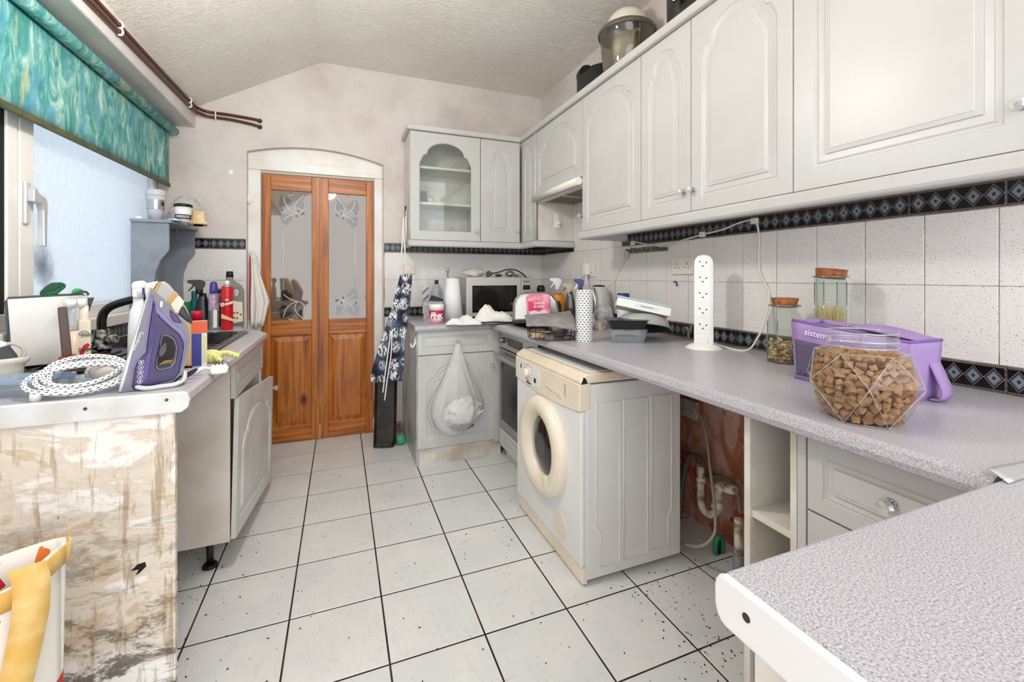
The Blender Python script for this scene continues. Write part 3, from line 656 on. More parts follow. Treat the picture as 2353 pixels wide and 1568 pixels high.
gh = B(); gh.tube(bez([on_bay(1622, 1096, 1.655), on_bay(1660, 1098, 1.65), on_bay(1690, 1122, 1.64), on_bay(1702, 1180, 1.62)], 8), .011, 8)
gh.make('drain_hose', mat('8a7f72', .5), label='grey-brown hose running into the shelf unit side', cat='hose')
for a, b_, l in (((1562, 1045), (1604, 1108), 'red rubber hose slanting behind white waste trap'), ((1682, 1196), (1708, 1186), 'short red hose end beside the shelf unit')):
    q = B(); q.cyl(on_bay(*a, 1.62), on_bay(*b_, 1.62), .009, n=10); q.cyl(on_bay(*a, 1.62), on_bay(*a, 1.62)+Vector((.066, 0, 0)), .009, n=10); q.make('red_hose', mat('b3212a', .4), label=l, cat='hose')
pv = B(); p = at(1697, 1290, 0, 1.5); pv.cyl((p.x, p.y, .0), (p.x, p.y, .12), .022, n=14, m=1); pv.cyl((p.x, p.y, .12), (p.x, p.y, .26), .017, n=14)
pv.make('waste_pipe', [PW, mat('7d8288', .5)], label='white upright waste pipe with grey collar at the floor', cat='pipe')
gr = E('green_valve', 'green plastic valve on the floor behind washing machine', 'valve', (1.50, 1.32, 0))
p = at(1652, 1262, 2, .02); gr.location = (p.x, p.y, 0)
q = B(); q.tube(bez([(-.02, 0, .0), (-.02, 0, .05), (0, 0, .075), (.02, 0, .05), (.02, 0, .0)]), .011, 10); q.make('loop', mat('1f8f6c', .4), gr)
B().cyl((0, 0, 0), (0, 0, .07), .008).make('spindle', BLK, gr)
sk = E('wall_socket', 'dirty cream double socket low on bare plaster wall', 'socket', at(1580, 940, 0, XR-.03))
B().box(-.0, .026, -.05, .05, -.045, .045).make('socket_box', mat('cfc6b4', .5), sk, bevel=.003)
q = B()
for y in (-.025, .025):
    for a, b_ in ((0, .018), (-.009, -.004), (.009, -.004)): q.box(-.001, .001, y+a-.002, y+a+.002, b_-.004, b_+.004)
q.make('pin_holes', BLK, sk, kind='stuff')
B().box(1.42, 1.56, .90, 1.0, 0, .055).make('brick', mat('8a4634', .85, var='6b3426', vs=20, bump=.5), label='loose red brick at the foot of shelf unit', cat='brick', bevel=.003)
# cistern-like grime heap
random.seed(3); db = B()
for i in range(620):
    if i < 110 or i > 400 and i % 2: x, y = random.uniform(1.0, 1.66), random.uniform(.95, 1.5)
    elif i > 400: x, y = random.uniform(-.85, -.35), random.uniform(1.5, 2.5)
    else: x, y = random.uniform(-.75, 1.2), random.uniform(.7, 3.3)
    if 210 < i < 260: x, y = random.uniform(-.9, -.45), random.uniform(1.55, 2.4)
    s = random.uniform(.0012, .0038); a = random.uniform(0, PI)
    db.prism([(x+s*r_*math.cos(a+t_), y+s*r_*math.sin(a+t_)) for t_, r_ in ((0, 1.3), (1.5, .6), (3.1, 1.1), (4.6, .7))], 'z', .0, s*.5)
db.make('floor_crumbs', mat('2a221c', .9), label='dark crumbs and dirt scattered over the floor tiles', cat='dirt', kind='stuff')
# ---- left run
lw = E('worktop', 'grey speckled sink worktop under the window with white end strip', 'worktop', (-.75, 2.2, ZT))
o = Vector((-.75, 2.2, 0)); FXL = -.405
SK = (-1.03, -.50, 1.85, 2.86)   # sink cut-out
def lp(P): return [(x-o.x, y-o.y) for x, y in P]
b = B()
for P in ([(XL+.008, 1.45), (FXL, 1.45), (FXL, SK[2]), (XL+.008, SK[2])], [(SK[1], SK[2]), (FXL, SK[2]), (FXL, 2.82), (FXL-.01, SK[3]), (SK[1], SK[3])], [(XL+.008, SK[2]), (SK[0], SK[2]), (SK[0], SK[3]), (XL+.008, SK[3])], [(XL+.008, SK[3]), (FXL-.01, SK[3]), (FXL-.05, 2.93), (-.58, 3.15), (-.63, D-.01), (XL+.008, D-.01)]):
    b.prism(lp(P), 'z', -.043, 0)
b.make('top', S['worktop'], lw)
b = B(); b.prism([(1.452-o.y, -.043)]+[(y-o.y, z) for y, z in ((1.452, -.043), (2.86, -.043), (2.86, 0), (1.452, 0))][1:], 'x', FXL-o.x, FXL-o.x+.0005)
nz = B(); nz.prism([(FXL-o.x-.001, -.043), (FXL-o.x+.012, -.036), (FXL-o.x+.017, -.022), (FXL-o.x+.012, -.006), (FXL-o.x-.001, 0)], 'y', 1.452-o.y, 2.84-o.y, sm=False); nz.make('rounded_edge', S['worktop'], lw)
b = B(); b.prism([(XL+.01-o.x, -.052), (FXL-o.x, -.052), (FXL-o.x+.016, -.04), (FXL-o.x+.02, -.02), (FXL-o.x+.014, .0), (FXL-o.x-.0, .004), (XL+.01-o.x, .004)], 'y', 1.436-o.y, 1.45-o.y); b.make('end_strip', mat('dedfde', .35, var='cfcfcc', vs=16, name='scuffed_white_strip'), lw, bevel=.003)
for px in (196, 383):
    p = at(px, 940-(px-196)*.11, 1, 1.436); q = B(); q.cyl((p.x-o.x, 1.4345-o.y, p.z-ZT), (p.x-o.x, 1.437-o.y, p.z-ZT), .0042, n=12); q.make('screw', mat('5a5048', .4, .7), lw)
# stained end panel
ep = B(); ep.box(XL+.01, -.425, 1.462, 1.478, 0, .874); ep.make('side_board', S['stained'], label='badly stained white end panel under the sink worktop', cat='panel')
EPN = bpy.data.objects['side_board']; hp = at(318, 1308, 1, 1.4605); hh = B(); hh.prism([(hp.x+dx*.0012, hp.z+dz*.0012) for dx, dz in ((-14, -2), (-2, 10), (12, 12), (14, 2), (2, -10), (-6, -14), (0, -2))], 'y', 1.4612, 1.4625); hh.make('hole', RUBBER, EPN)
# sink unit
su = E('sink_cabinet', 'dirty white sink base cabinet with its door hanging open', 'cabinet', (-.43, 2.14, 0))
DIRTY = mat('e4dcd3', .5, var='d0c2b0', vs=4, name='dirty_cream_panel')
b = B(); b.box(-.62, -.004, .0, .016, .125, .876); b.make('side_panel', DIRTY, su, bevel=.002); b = B(); b.box(-.62, -.004, .70, .716, .125, .876); b.make('side_panel', DIRTY, su)
B().box(-.62, -.004, .016, .70, .125, .141).make('bottom_panel', DIRTY, su); B().box(-.62, -.61, .016, .70, .141, .876).make('back_panel', DIRTY, su); B().box(-.02, -.004, .016, .70, .80, .876).make('front_rail', DIRTY, su)
B().box(-.61, -.02, .35, .366, .141, .876).make('divider', DIRTY, su)
FL = PI/2
d = front('drawer', .70, .15, su, (.016, .36, .725), (0, 0, FL), False, margin=.035)
# dropped door: hinged at its near edge, far end sagging and a little open
sag, ang = .088, .05; DW = .74
fd = front('door', DW, .585, su, (.018+DW/2*math.sin(ang), .0+DW/2*math.cos(ang), .134-DW/2*sag), (0, sag, FL-ang), True, mat('d6d6d4', .36, var='c6c2bb', vs=4), margin=.06, ah=.14); knob(fd, (DW/2-.035, 0, .52))
for x, y in ((-.09, .07), (-.09, .64)):
    q = B(); q.cyl((x, y, 0), (x, y, .012), .03, .026, n=16); q.cyl((x, y, .012), (x, y, .125), .014, n=12); q.make('adjustable_leg', BLK, su)
for i, z in enumerate((.875, .2)): pass
# black sink and tap
sn = E('sink', 'black composite sink and drainer set into left worktop', 'sink', ((SK[0]+SK[1])/2, (SK[2]+SK[3])/2, ZT))
BS = mat('17181a', .25, var='2a2b2e', vs=30, bump=.1, bs=120, name='black_composite')
hx_, hy_ = (SK[1]-SK[0])/2, (SK[3]-SK[2])/2
def rr3(w_, h_, r, z, cx=0, cy=0): return [(x, y, z) for x, y in rrect(w_, h_, r, 4, cx, cy)]
b = B(); b.loops([rr3(2*hx_+.03, 2*hy_+.03, .04, .0), rr3(2*hx_+.02, 2*hy_+.02, .04, .010), rr3(2*hx_-.05, 2*hy_-.05, .04, .008)], 0, True, False, False); b.make('rim', BS, sn)
bw = .44; b = B(); b.loops([rr3(2*hx_-.05, bw, .05, .008, 0, hy_-.025-bw/2), rr3(2*hx_-.07, bw-.02, .06, -.02, 0, hy_-.025-bw/2), rr3(2*hx_-.12, bw-.08, .06, -.165, 0, hy_-.025-bw/2)], 0, True, False, True); b.make('bowl', BS, sn)
b = B(); b.loops([rr3(2*hx_-.05, 2*hy_-.055-bw, .03, .008, 0, -bw/2), rr3(2*hx_-.08, 2*hy_-.085-bw, .03, .0, 0, -bw/2)], 0, True, False, True); dnr = b.make('drainer', BS, sn)
for k in range(9): B().box(-.21+.05*k, -.20+.05*k, -.40, -.02, .0, .006).make('drainer_rib', BS, dnr, bevel=.002)
# ================================================================ loose things: builder
class PX:
    """a thing standing at a measured spot; shapes are given in measured outline units and turned into metres at that distance"""
    def __init__(s, name, label, cat, px, py, z=ZT, p=None, group=None, rz=None, yo=0):
        p = Vector(p) if p is not None else top(px, py, z)
        s.px, s.py, s.p = px, py, p; s.k = dep(p)/FPX; th = math.atan((px-1176.5)/FPX); s.c = math.cos(th); s.yo = yo
        s.e = E(name, label, cat, p, -YAW-th if rz is None else rz, group)
    def X(s, x): return (x-s.px)*s.k*s.c
    def Z(s, y): return max((s.py-y)*s.k, 0.0)
    def poly(s, nm, m, pts, th, y=0, bevel=0, parent=None, seg=2, yd=0):
        y += s.yo; b = B(); b.prism([(s.X(x), s.Z(q)) for x, q in pts], 'y', y-th/2, y+th/2); return b.make(nm, m, parent or s.e, bevel=bevel, seg=seg)
    def holed(s, nm, m, pts, hole, th, y=0, bevel=0, parent=None, seg=2):
        y += s.yo; b = holed([(s.X(x), s.Z(q)) for x, q in pts], [(s.X(x), s.Z(q)) for x, q in hole], y-th/2, y+th/2); return b.make(nm, m, parent or s.e, bevel=bevel, seg=seg)
    def lathe(s, nm, m, cx, prof, n=20, y=0, sy=1, parent=None, sm=True, cap0=True, cap1=True, sx=1, ph=0):
        b = B(); b.lathe([(r*s.k*s.c, s.Z(q)) for r, q in prof], n, (s.X(cx), y+s.yo, 0), sy=sy, sx=sx, sm=sm, cap0=cap0, cap1=cap1, ph=ph); return b.make(nm, m, parent or s.e)
    def tube(s, nm, m, pts, r, y=0, n=8, smooth=6, parent=None):
        P = [(s.X(q[0]), s.yo+(q[2] if len(q) > 2 else y), s.Z(q[1])) for q in pts]
        b = B(); b.tube(bez(P, smooth) if smooth else P, r*s.k, n); return b.make(nm, m, parent or s.e)
    def text(s, t, x, y, size, m, yo, ang=0, sx=1, bold=0, parent=None, shear=0):
        return text(t, size*s.k*1.4, m, parent or s.e, (s.X(x), yo+s.yo, s.Z(y)), (PI/2, ang, 0), sx, bold=bold*s.k, shear=shear)
    def trigger(s, cx, y0, y1, ma, mb, w=1, flip=1, parent=None):
        """spray head: collar, body with nose, lever"""
        h = y0-y1; f = flip
        s.lathe('collar', ma, cx, [(7*w, y0+4), (7*w, y0-h*.25)], 14, parent=parent)
        s.poly('spray_head', ma, [(cx-7*f*w, y0-h*.2), (cx+6*f*w, y0-h*.2), (cx+11*f*w, y1+h*.45), (cx+11*f*w, y1+h*.15), (cx+2*f*w, y1), (cx-20*f*w, y1+h*.02), (cx-23*f*w, y1+h*.2), (cx-12*f*w, y1+h*.38), (cx-7*f*w, y1+h*.6)], 12*w*s.k, 0, .002, parent)
        s.poly('trigger', mb, [(cx-12*f*w, y1+h*.38), (cx-15*f*w, y1+h*.6), (cx-21*f*w, y1+h*.85), (cx-19*f*w, y1+h*.9), (cx-11*f*w, y1+h*.62), (cx-8*f*w, y1+h*.4)], 7*w*s.k, 0, .001, parent)
def col(h, r=.4, **k): return mat(h, r, **k)
# ---- roller blind
rb = E('roller_blind', 'teal and blue patterned roller blind pulled half down over the window', 'blind', (-1.03, 2.2, 1.82))
b = B(); b.cyl((0, -1.3, .39), (0, 1.335, .39), .027, n=20); b.make('roller', S['blind'], rb)
def bl(u, v):
    y = -1.3+2.6*u; zb = -.01+.045*u; return (-.024+.004*math.sin(y*5)*(1-v), y, zb+(.39-zb)*v)
b = B(); b.grid(bl, 24, 6); b.make('fabric', S['blind'], rb, solid=.0015)
b = B(); b.loops([[(-.030, y, -.03+.045*u), (-.016, y, -.03+.045*u), (-.016, y, -.004+.045*u), (-.030, y, -.004+.045*u)] for y, u in ((-1.3, 0), (1.31, 1))], 0, False); b.make('bottom_bar', mat('5b5a3c', .6, var='38493a', vs=25), rb, bevel=.002)
b = B(); b.cyl((0, 1.335, .39), (0, 1.345, .39), .03); b.make('end_bracket', WPL, rb)
# ---- copper pipes
PB = mat('5c3020', .35, .3, name='brown_painted_pipe')
pp = E('heating_pipes', 'two brown painted pipes running along ceiling beam then across back wall', 'pipe', (-.9, 2.4, 2.3))
o = Vector((-.9, 2.4, 2.3))
for dz, xe, ze, dx in ((.028, -.54, 2.356, .0), (-.004, -.54, 2.312, .0)):
    P = [(-.905, -.6, 2.24+dz), (-.905, 2.2, 2.315+dz), (-.905, 3.40, 2.352+dz), (-.885, 3.50, 2.348+dz), (-.84, 3.537, 2.344+dz), (-.72, 3.543, 2.342+dz), (-.60, 3.543, (2.34+dz+ze)/2), (xe, 3.543, ze), (xe+.004, D-.002, ze)]
    b = B(); b.tube([p-o for p in bez(P, 8)], .0095, 10); b.make('pipe', PB, pp)
    b = B(); b.lathe([(.014, 0), (.016, .006)], 14); b.make('wall_collar', col('2a1a14'), pp, Vector((xe+.004, D-.001, ze))-o, (PI/2, 0, 0))
for P in ((-.908, 2.41, 2.335), (-.908, 3.36, 2.362)):
    for dz in (-.008, .022):
        b = B(); b.tube([(.0, 0, -.015), (.014, 0, -.013), (.018, 0, 0), (.014, 0, .013), (0, 0, .015)], .005, 6); b.make('pipe_clip', WPL, pp, Vector(P)+Vector((0, 0, dz-.008))-o)
for dz in (-.002, .028):
    b = B(); b.tube([(0, 0, -.015), (0, -.014, -.013), (0, -.018, 0), (0, -.014, .013), (0, 0, .015)], .005, 6); b.make('pipe_clip', WPL, pp, Vector((-.80, 3.553, 2.342+dz))-o)
p = at(529, 396, 1, D); b = B(); b.sph((0, 0, 0), (.02, .008, .02), 16, 8); b.make('wall_button', WPL, None, p, label='small round white plastic stop on back wall left of door', cat='fitting')
for px, py, l in ((573, 461, 'upper white plastic hook on the left door jamb'), (575, 578, 'lower white plastic hook above the hanging towel')):
    p = at(px, py, 1, DY-.024); hk = B(); hk.tube(bez([(-.006, 0, .035), (-.006, -.004, 0), (0, -.012, -.02), (.010, -.02, -.012), (.012, -.022, .002)]), .005, 8); hk.box(-.013, .001, -.003, .002, -.012, .04)
    hk.make('jamb_hook', WPL, None, p, label=l, cat='hook')
# ---- grey corner shelf
SG = mat('8f97a0', .5, var='828a93', vs=9, name='grey_painted_wood')
sh = E('corner_shelf', 'grey painted wooden shelf unit with curved sides in the window corner', 'shelf', (XL, 3.3, 1.052))
side = [(.003, 0), (.115, 0), (.112, .16), (.118, .22), (.14, .285), (.175, .335), (.18, .35), (.18, .50), (.003, .50)]
for y in (-.24, .235): B().prism(side, 'y', y, y+.016).make('side_board', SG, sh, bevel=.002)
B().box(.003, .195, -.255, .254, .50, .517).make('top_board', SG, sh, bevel=.002); B().box(.003, .012, -.224, .235, .02, .5).make('back_board', SG, sh)
for x, y in ((.135, -.12), (.135, .05)):
    b = B(); b.tube(bez([(x, y, .5), (x, y, .475), (x, y-.012, .455), (x, y, .445), (x, y+.012, .455)]), .0022, 6); b.make('cup_hook', mat('b09a62', .3, .9), sh)
ZS = 1.052+.517
def shelf_at(px, y): return Vector((at(px, 500, 1, y).x, y, ZS))
q = PX('travel_cup', 'pale grey travel cup with a steel band on the corner shelf', 'cup', 358, 503, p=shelf_at(358, 3.16))
q.lathe('cup_body', col('c3c6cd'), 358, [(15.5, 503), (19, 478), (21, 466), (24, 452), (24.5, 446)]); q.lathe('steel_band', CHROME, 358, [(21.2, 476), (23.8, 455)], cap0=False, cap1=False); q.lathe('lid', col('c9ccd2'), 358, [(24.5, 446), (25, 442), (23, 433), (21, 431)])
tg = B(); tg.box(-.02, .008, -.004, .004, 0, .018); tg.make('plastic_peg', WPL, None, (-1.06, 3.08, ZS), label='small white plastic peg beside the travel cup', cat='peg')
q = PX('paper_cup', 'white paper coffee cup with black lid in front of the crumpled bag', 'cup', 421, 497, p=shelf_at(421, 3.17))
q.lathe('cup_body', col('efeee9'), 421, [(17, 497), (21, 461)]); q.lathe('lid', BLK, 421, [(22.5, 462), (22.5, 457), (20, 455)])
q.lathe('name_band', col('1b2536'), 421, [(18.1, 490), (19.4, 479.5)], 24, cap0=False, cap1=False)
q.text('GREGGS', 420, 485, 5.5, WPL, -19.6*q.k*q.c, 0, .85, .06)
def crumple(fn, nu, nv, amp, seed, solid=0):
    rnd = random.Random(seed); ph = [rnd.uniform(0, 6) for _ in range(9)]
    def g(u, v):
        p = Vector(fn(u, v)); s = sum(math.sin((3+i*2.3)*u*3+ph[i]+(2+i*1.7)*v*4*(1 if i % 2 else -1))/(1+i*.5) for i in range(6))
        return p*1.0+Vector((math.sin(s*2+ph[6]), math.sin(s*3+ph[7]), math.sin(s*2.5+ph[8])))*amp
    b = B(); b.grid(g, nu, nv); return b
def blob(rx, ry, rz, c, neck=.3):
    def f(u, v):
        a = 2*PI*u; t = v; r = (math.sin(PI*min(t*1.15, 1)) ** .6)*(1-.0*t) if t < .87 else neck*.6
        r = max(math.sin(PI*(.06+.9*t)), .1) ** .6
        return (c[0]+rx*r*math.cos(a), c[1]+ry*r*math.sin(a), c[2]+rz*t)
    return f
q = PX('carrier_bag', 'crumpled clear plastic bag around the paper cup on the corner shelf', 'bag', 425, 505, p=shelf_at(428, 3.40))
crumple(blob(.085, .10, .19, (0, 0, .0)), 28, 14, .008, 4).make('bag_film', FILM, q.e)
q = PX('snack_packet', 'blue and white packet lying on the corner shelf in front of paper cup', 'packet', 400, 500, p=shelf_at(398, 3.10))
b = B(); b.grid(lambda u, v: (-.045+.085*u, -.03+.055*v, .014*math.sin(PI*u)*math.sin(PI*v)+.002), 10, 8); b.make('packet', mat('3f8fc4', .3, var='dfe9ee', vs=22), q.e, solid=.004)
q = PX('bread_bag', 'tan paper bread bag hanging over the edge of corner shelf', 'bag', 447, 520, p=shelf_at(455, 3.30))
b = B(); b.box(-.03, .035, -.06, .08, .0, .085); b.box(-.055, .05, -.07, .09, .0, .02); b.make('bag_body', mat('d6b67c', .6, var='e8dcc0', vs=16), q.e, bevel=.008)
# ---- tea towel on jamb
q = PX('tea_towel', 'white tea towel with faint blue print hanging beside the door', 'towel', 598, 750, p=at(598, 750, 1, DY-.07))
tt = NT('printed_towel'); TOW = tt.fin(col=tt.mix(tt.ramp(tt.noise(60, 4), [(.6, 0.0), (.64, .8)]), 'ece8e2', '8d9cc0'), rough=.9)
tt = NT('printed_towel'); zz = tt.noise(5, 2); TOW = tt.fin(col=tt.mix(tt.math('MULTIPLY', tt.ramp(zz, [(.52, 0.0), (.6, 1.0)]), tt.ramp(tt.noise(120, 3), [(.52, 0.0), (.58, .8)])), 'ece8e2', '7d8db8'), rough=.9)
L_ = [(577, 583), (578, 640), (576, 700), (577, 752)]; R_ = [(586, 583), (598, 630), (620, 692), (606, 750)]
def tw(u, v):
    i = min(int(v*3), 2); f = v*3-i
    xl = L_[i][0]*(1-f)+L_[i+1][0]*f; yl = L_[i][1]*(1-f)+L_[i+1][1]*f; xr = R_[i][0]*(1-f)+R_[i+1][0]*f; yr = R_[i][1]*(1-f)+R_[i+1][1]*f
    return (q.X(xl+(xr-xl)*u), .012*math.sin(u*13)*(.3+v), (750-(yl+(yr-yl)*u))*q.k)
b = B(); b.grid(tw, 24, 12); b.make('cloth', TOW, q.e, solid=.003)
b = B(); b.box(q.X(573), q.X(578), .005, .02, (750-735)*q.k, (750-590)*q.k); b.make('red_ribbon', mat('a82a20', .7), q.e, bevel=.002)
# ---- bottles at the far end of the sink worktop
q = PX('aerosol_can', 'red furniture polish aerosol with a white nozzle', 'aerosol', 522, 758)
q.lathe('can', col('c8161d', .25), 522, [(13, 758), (14, 756), (14, 664), (12.5, 659)]); q.lathe('shoulder', CHROME, 522, [(12.5, 660), (8, 655)]); q.lathe('nozzle', WPL, 522, [(7, 655), (5, 648), (4, 645)])
b = B(); b.prism([(q.X(508.5), q.Z(730)), (q.X(535.5), q.Z(738)), (q.X(535.5), q.Z(733)), (q.X(508.5), q.Z(720))], 'y', -14.6*q.k, -10*q.k); b.make('gold_swirl', col('e5b98a'), q.e)
q.text('Sheen', 522, 697, 8, WPL, -14.9*q.k, -.3, 1, .25); q.text('Mr', 522, 689, 4.5, WPL, -14.9*q.k, -.3, 1, .1)
q = PX('air_freshener', 'clear spray canister with a violet cap next to the red aerosol', 'aerosol', 491, 758)
q.lathe('canister', PLASTIC, 491, [(12, 758), (13, 755), (13, 685), (11, 674)]); q.lathe('sleeve', mat('b06a96', .4, var='d8c4dc', vs=40), 491, [(12.2, 714), (12.2, 684), (10, 675)], cap0=False); q.lathe('cap', col('4a3a8f', .3), 491, [(9.5, 676), (10, 668), (9, 655), (7, 649), (3, 647)])
B().box(q.X(490), q.X(499), -13.6*q.k, -12.6*q.k, q.Z(752), q.Z(712)).make('label', col('e2e8dc'), q.e)
q = PX('aerosol_can', 'dark maroon aerosol standing behind the red one', 'aerosol', 505, 750)
q.lathe('can', col('4a1230', .3), 505, [(9.5, 750), (9.5, 676), (6, 671)]); q.lathe('cap', col('2b1740', .3), 505, [(7, 672), (7, 664)])
q = PX('descaler_bottle', 'grey jug bottle with a handle and red-dotted label by the back wall', 'bottle', 541, 747)
JG = mat('7d7872', .35, name='smoky_grey_plastic')
q.holed('body', JG, [(524, 746), (558, 746), (561, 740), (561, 700), (561, 668), (556, 657), (538, 645), (535, 637), (520, 637), (518, 650), (513, 665), (513, 700), (516, 740)], [(538, 664), (546, 663), (550, 670), (549, 680), (541, 684), (538, 678)], 30*q.k, 0, .006)
q.lathe('cap', BLK, 528, [(9, 638), (7.5, 624)], 14)
lb = q.poly('label', col('e3d9c4'), [(536, 741), (558, 738), (557, 694), (536, 691)], 1.5*q.k, -17.6*q.k)
for x, y in ((538, 718), (545, 718), (538, 729), (545, 730), (553, 722)): q.lathe('hazard_dot', col('b52a24'), x, [(2.6, y+2), (2.6, y-2)], 10, -18*q.k, .3, lb)
q = PX('trigger_spray', 'black trigger spray bottle beside teal bottle at the sink', 'spray bottle', 466, 757)
q.lathe('bottle', col('121212', .25), 466, [(19, 757), (20, 750), (18, 715), (12, 690), (8, 674)], sy=.6); q.trigger(458, 672, 643, BLK, BLK, 1.25)
q = PX('detergent_bottle', 'teal plastic bottle in front of black trigger spray', 'bottle', 447, 752)
q.lathe('bottle', col('12737a', .3), 447, [(11, 752), (11, 700), (9, 690), (7, 687), (7.5, 672), (6, 669)])
q = PX('plastic_cup', 'bright green plastic beaker behind the cream iron', 'cup', 432, 750)
q.lathe('beaker', col('2fae5c', .3), 432, [(7, 750), (10, 694)], cap1=False)
q = PX('sauce_bottle', 'bottle with a wide red cap behind the blue carton', 'bottle', 453, 775)
q.lathe('bottle', col('8a1c20', .3), 453, [(11, 775), (11, 738), (9, 735)]); q.lathe('cap', col('d01a3a', .3), 453, [(12, 737), (14, 718), (13, 715)])
q = PX('carton', 'blue and white carton with an orange top beside the irons', 'carton', 459, 842)
b = B(); b.box(q.X(442), q.X(476), -.022, .022, 0, q.Z(738)); b.make('box', col('e6e6e8'), q.e, bevel=.002)
for nm, m, x0, x1, y0, y1 in (('blue_panel', '2a2f86', 441, 463, 839, 765), ('orange_panel', 'df5a24', 441, 476.5, 764, 737), ('picture', 'd9d29a', 466, 475, 830, 770)): B().box(q.X(x0), q.X(x1), -.0235, -.021, q.Z(y0), q.Z(y1)).make(nm, col(m), q.e)
B().box(q.X(476), q.X(477), -.0225, .0225, q.Z(764), q.Z(737)).make('orange_panel', col('df5a24'), q.e)
# ---- yellow cloth, plug, knife
q = PX('rubber_glove', 'pale yellow-green dotted glove draped over the worktop edge', 'glove', 500, 832)
tt = NT('dotted_cloth'); vo = tt.n('TexVoronoi', Scale=70.0, Vector=tt.tc()).outputs['Distance']; GLV = tt.fin(col=tt.mix(tt.ramp(vo, [(.2, 1.0), (.3, 0.0)]), 'd3d487', 'a9b25e'), rough=.8)
b = B(); b.sph((-.02, 0, .022), (.038, .03, .026), 16, 10); b.make('palm', GLV, q.e)
b = B(); b.tube(bez([(0, 0, .03), (.03, -.01, .032), (.055, -.02, .022), (.066, -.02, .018)]), .010, 10); b.make('finger', GLV, q.e)
b = B(); b.tube(bez([(-.01, -.02, .025), (.0, -.035, .018), (.012, -.04, .008)]), .010, 10); b.make('finger', GLV, q.e)
q = PX('mains_plug', 'white three-pin plug lying at the front of sink worktop', 'plug', 503, 858)
q.poly('plug_body', WPL, [(482, 850), (486, 858), (505, 863), (522, 858), (526, 846), (520, 840), (500, 838), (484, 840)], .038, 0, .006)
for x in (495, 503, 512): B().box(q.X(x-1.5), q.X(x+1.5), -.004, .004, q.Z(840), q.Z(829)).make('pin', mat('4c4238', .3, .7), q.e)
q.tube('cable', WPL, [(484, 846), (468, 842), (452, 846), (430, 852)], 3, n=8)
q = PX('kitchen_knife', 'black-handled knife lying behind the purple iron', 'knife', 432, 872)
q.poly('handle', BLK, [(414, 871), (420, 860), (452, 848), (456, 851), (446, 860), (425, 871)], .014, 0, .003); q.poly('blade', STEEL, [(446, 860), (456, 851), (474, 846), (470, 851)], .002)
# ---- cream steam iron behind
q = PX('steam_iron', 'cream and gold steam iron standing behind the purple iron', 'iron', 400, 850, yo=.04)
q.poly('shell', mat('b4b2b0', .35), [(352, 668), (364, 650), (376, 646), (390, 656), (410, 682), (430, 712), (440, 735), (436, 742), (446, 756), (442, 800), (430, 845), (372, 848), (360, 760), (346, 690)], .085, 0, .02, seg=4)
q.poly('soleplate', mat('ece4d6', .3), [(333, 652), (352, 648), (366, 646), (354, 664), (346, 690), (360, 850), (350, 850), (338, 690)], .095, 0, .006)
for i, (a, c_) in enumerate((((352, 668), 'c9a163'), ((384, 690), 'c9a163'), ((392, 700), 'efe6d2'))):
    x, y = a; q.poly('gold_stripe', col(c_, .35), [(x, y), (x+16, y-20), (x+22, y-17), (x+32, y-4), (x+18, y+22), (x+10, y+18)] if i else [(352, 670), (366, 650), (372, 648), (360, 672)], .09, -.001*i, .003)
q.poly('handle', mat('3f3d3e', .3), [(404, 720), (412, 700), (424, 704), (440, 735), (446, 745), (430, 742)], .05, -.022, .008)
q.poly('water_tank', mat('c9a567', .3), [(424, 742), (446, 746), (454, 752), (446, 846), (428, 846)], .07, -.008, .006)
q.poly('lower_body', mat('36322f', .4), [(358, 752), (420, 752), (428, 800), (424, 846), (364, 848)], .0865, 0, .004); q.poly('gold_foot', mat('b98f45', .4), [(362, 848), (366, 834), (378, 826), (412, 826), (422, 848)], .0885, 0, .003)
q.lathe('steam_nozzle', CHROME, 452, [(4, 760), (4, 750)], 10, -.03)
# ---- purple steam iron
q = PX('steam_iron', 'purple and grey steam iron standing on its heel with braided cord', 'iron', 362, 893, yo=.043)
GRY = mat('777a86', .3, name='iron_grey'); PUR = mat('2c1b55', .26, name='iron_purple'); LIL = mat('8474ad', .35, name='iron_lilac')
q.poly('soleplate', mat('c9cacc', .25, .5), [(343, 660), (348, 664), (320, 760), (296, 850), (282, 893), (275, 890), (290, 830), (318, 740)], .084, 0, .003)
HOLE = [(374, 774), (386, 774), (400, 784), (407, 806), (402, 836), (393, 847), (366, 850), (360, 842), (364, 818)]
q.holed('shell', GRY, [(346, 662), (362, 676), (388, 700), (412, 738), (436, 760), (440, 788), (432, 830), (424, 858), (418, 868), (404, 878), (400, 882), (340, 890), (284, 893), (279, 884), (300, 826), (330, 720)], HOLE, .082, 0, .012, seg=3)
q.holed('purple_side', PUR, [(352, 690), (357, 704), (368, 730), (394, 755), (412, 770), (423, 790), (425, 812), (416, 845), (414, 862), (400, 878), (310, 891), (305, 884), (310, 845), (316, 828), (336, 808), (342, 760)], [(x+(-2 if x < 380 else 2), y+(-2 if y < 810 else 2)) for x, y in HOLE], .088, 0, .006, seg=2)
q.poly('side_ridge', mat('4a3684', .25), [(354, 735), (358, 760), (352, 800), (340, 870), (318, 880), (330, 830), (348, 790)], .0895, 0, .002)
q.poly('lilac_trim', LIL, [(348, 676), (352, 690), (342, 760), (335, 806), (312, 826), (306, 850), (303, 884), (300, 882), (303, 846), (309, 823), (331, 802), (339, 758)], .0885, 0, .001)
q.poly('lilac_trim', LIL, [(352, 678), (362, 708), (388, 736), (421, 765), (432, 788), (424, 830), (416, 856), (420, 830), (427, 790), (414, 770), (386, 745), (359, 718)], .0885, 0, .001)
q.poly('purple_window', mat('3c2264', .15), [(390, 712), (392, 730), (400, 742), (420, 746), (410, 730)], .089, 0, .002)
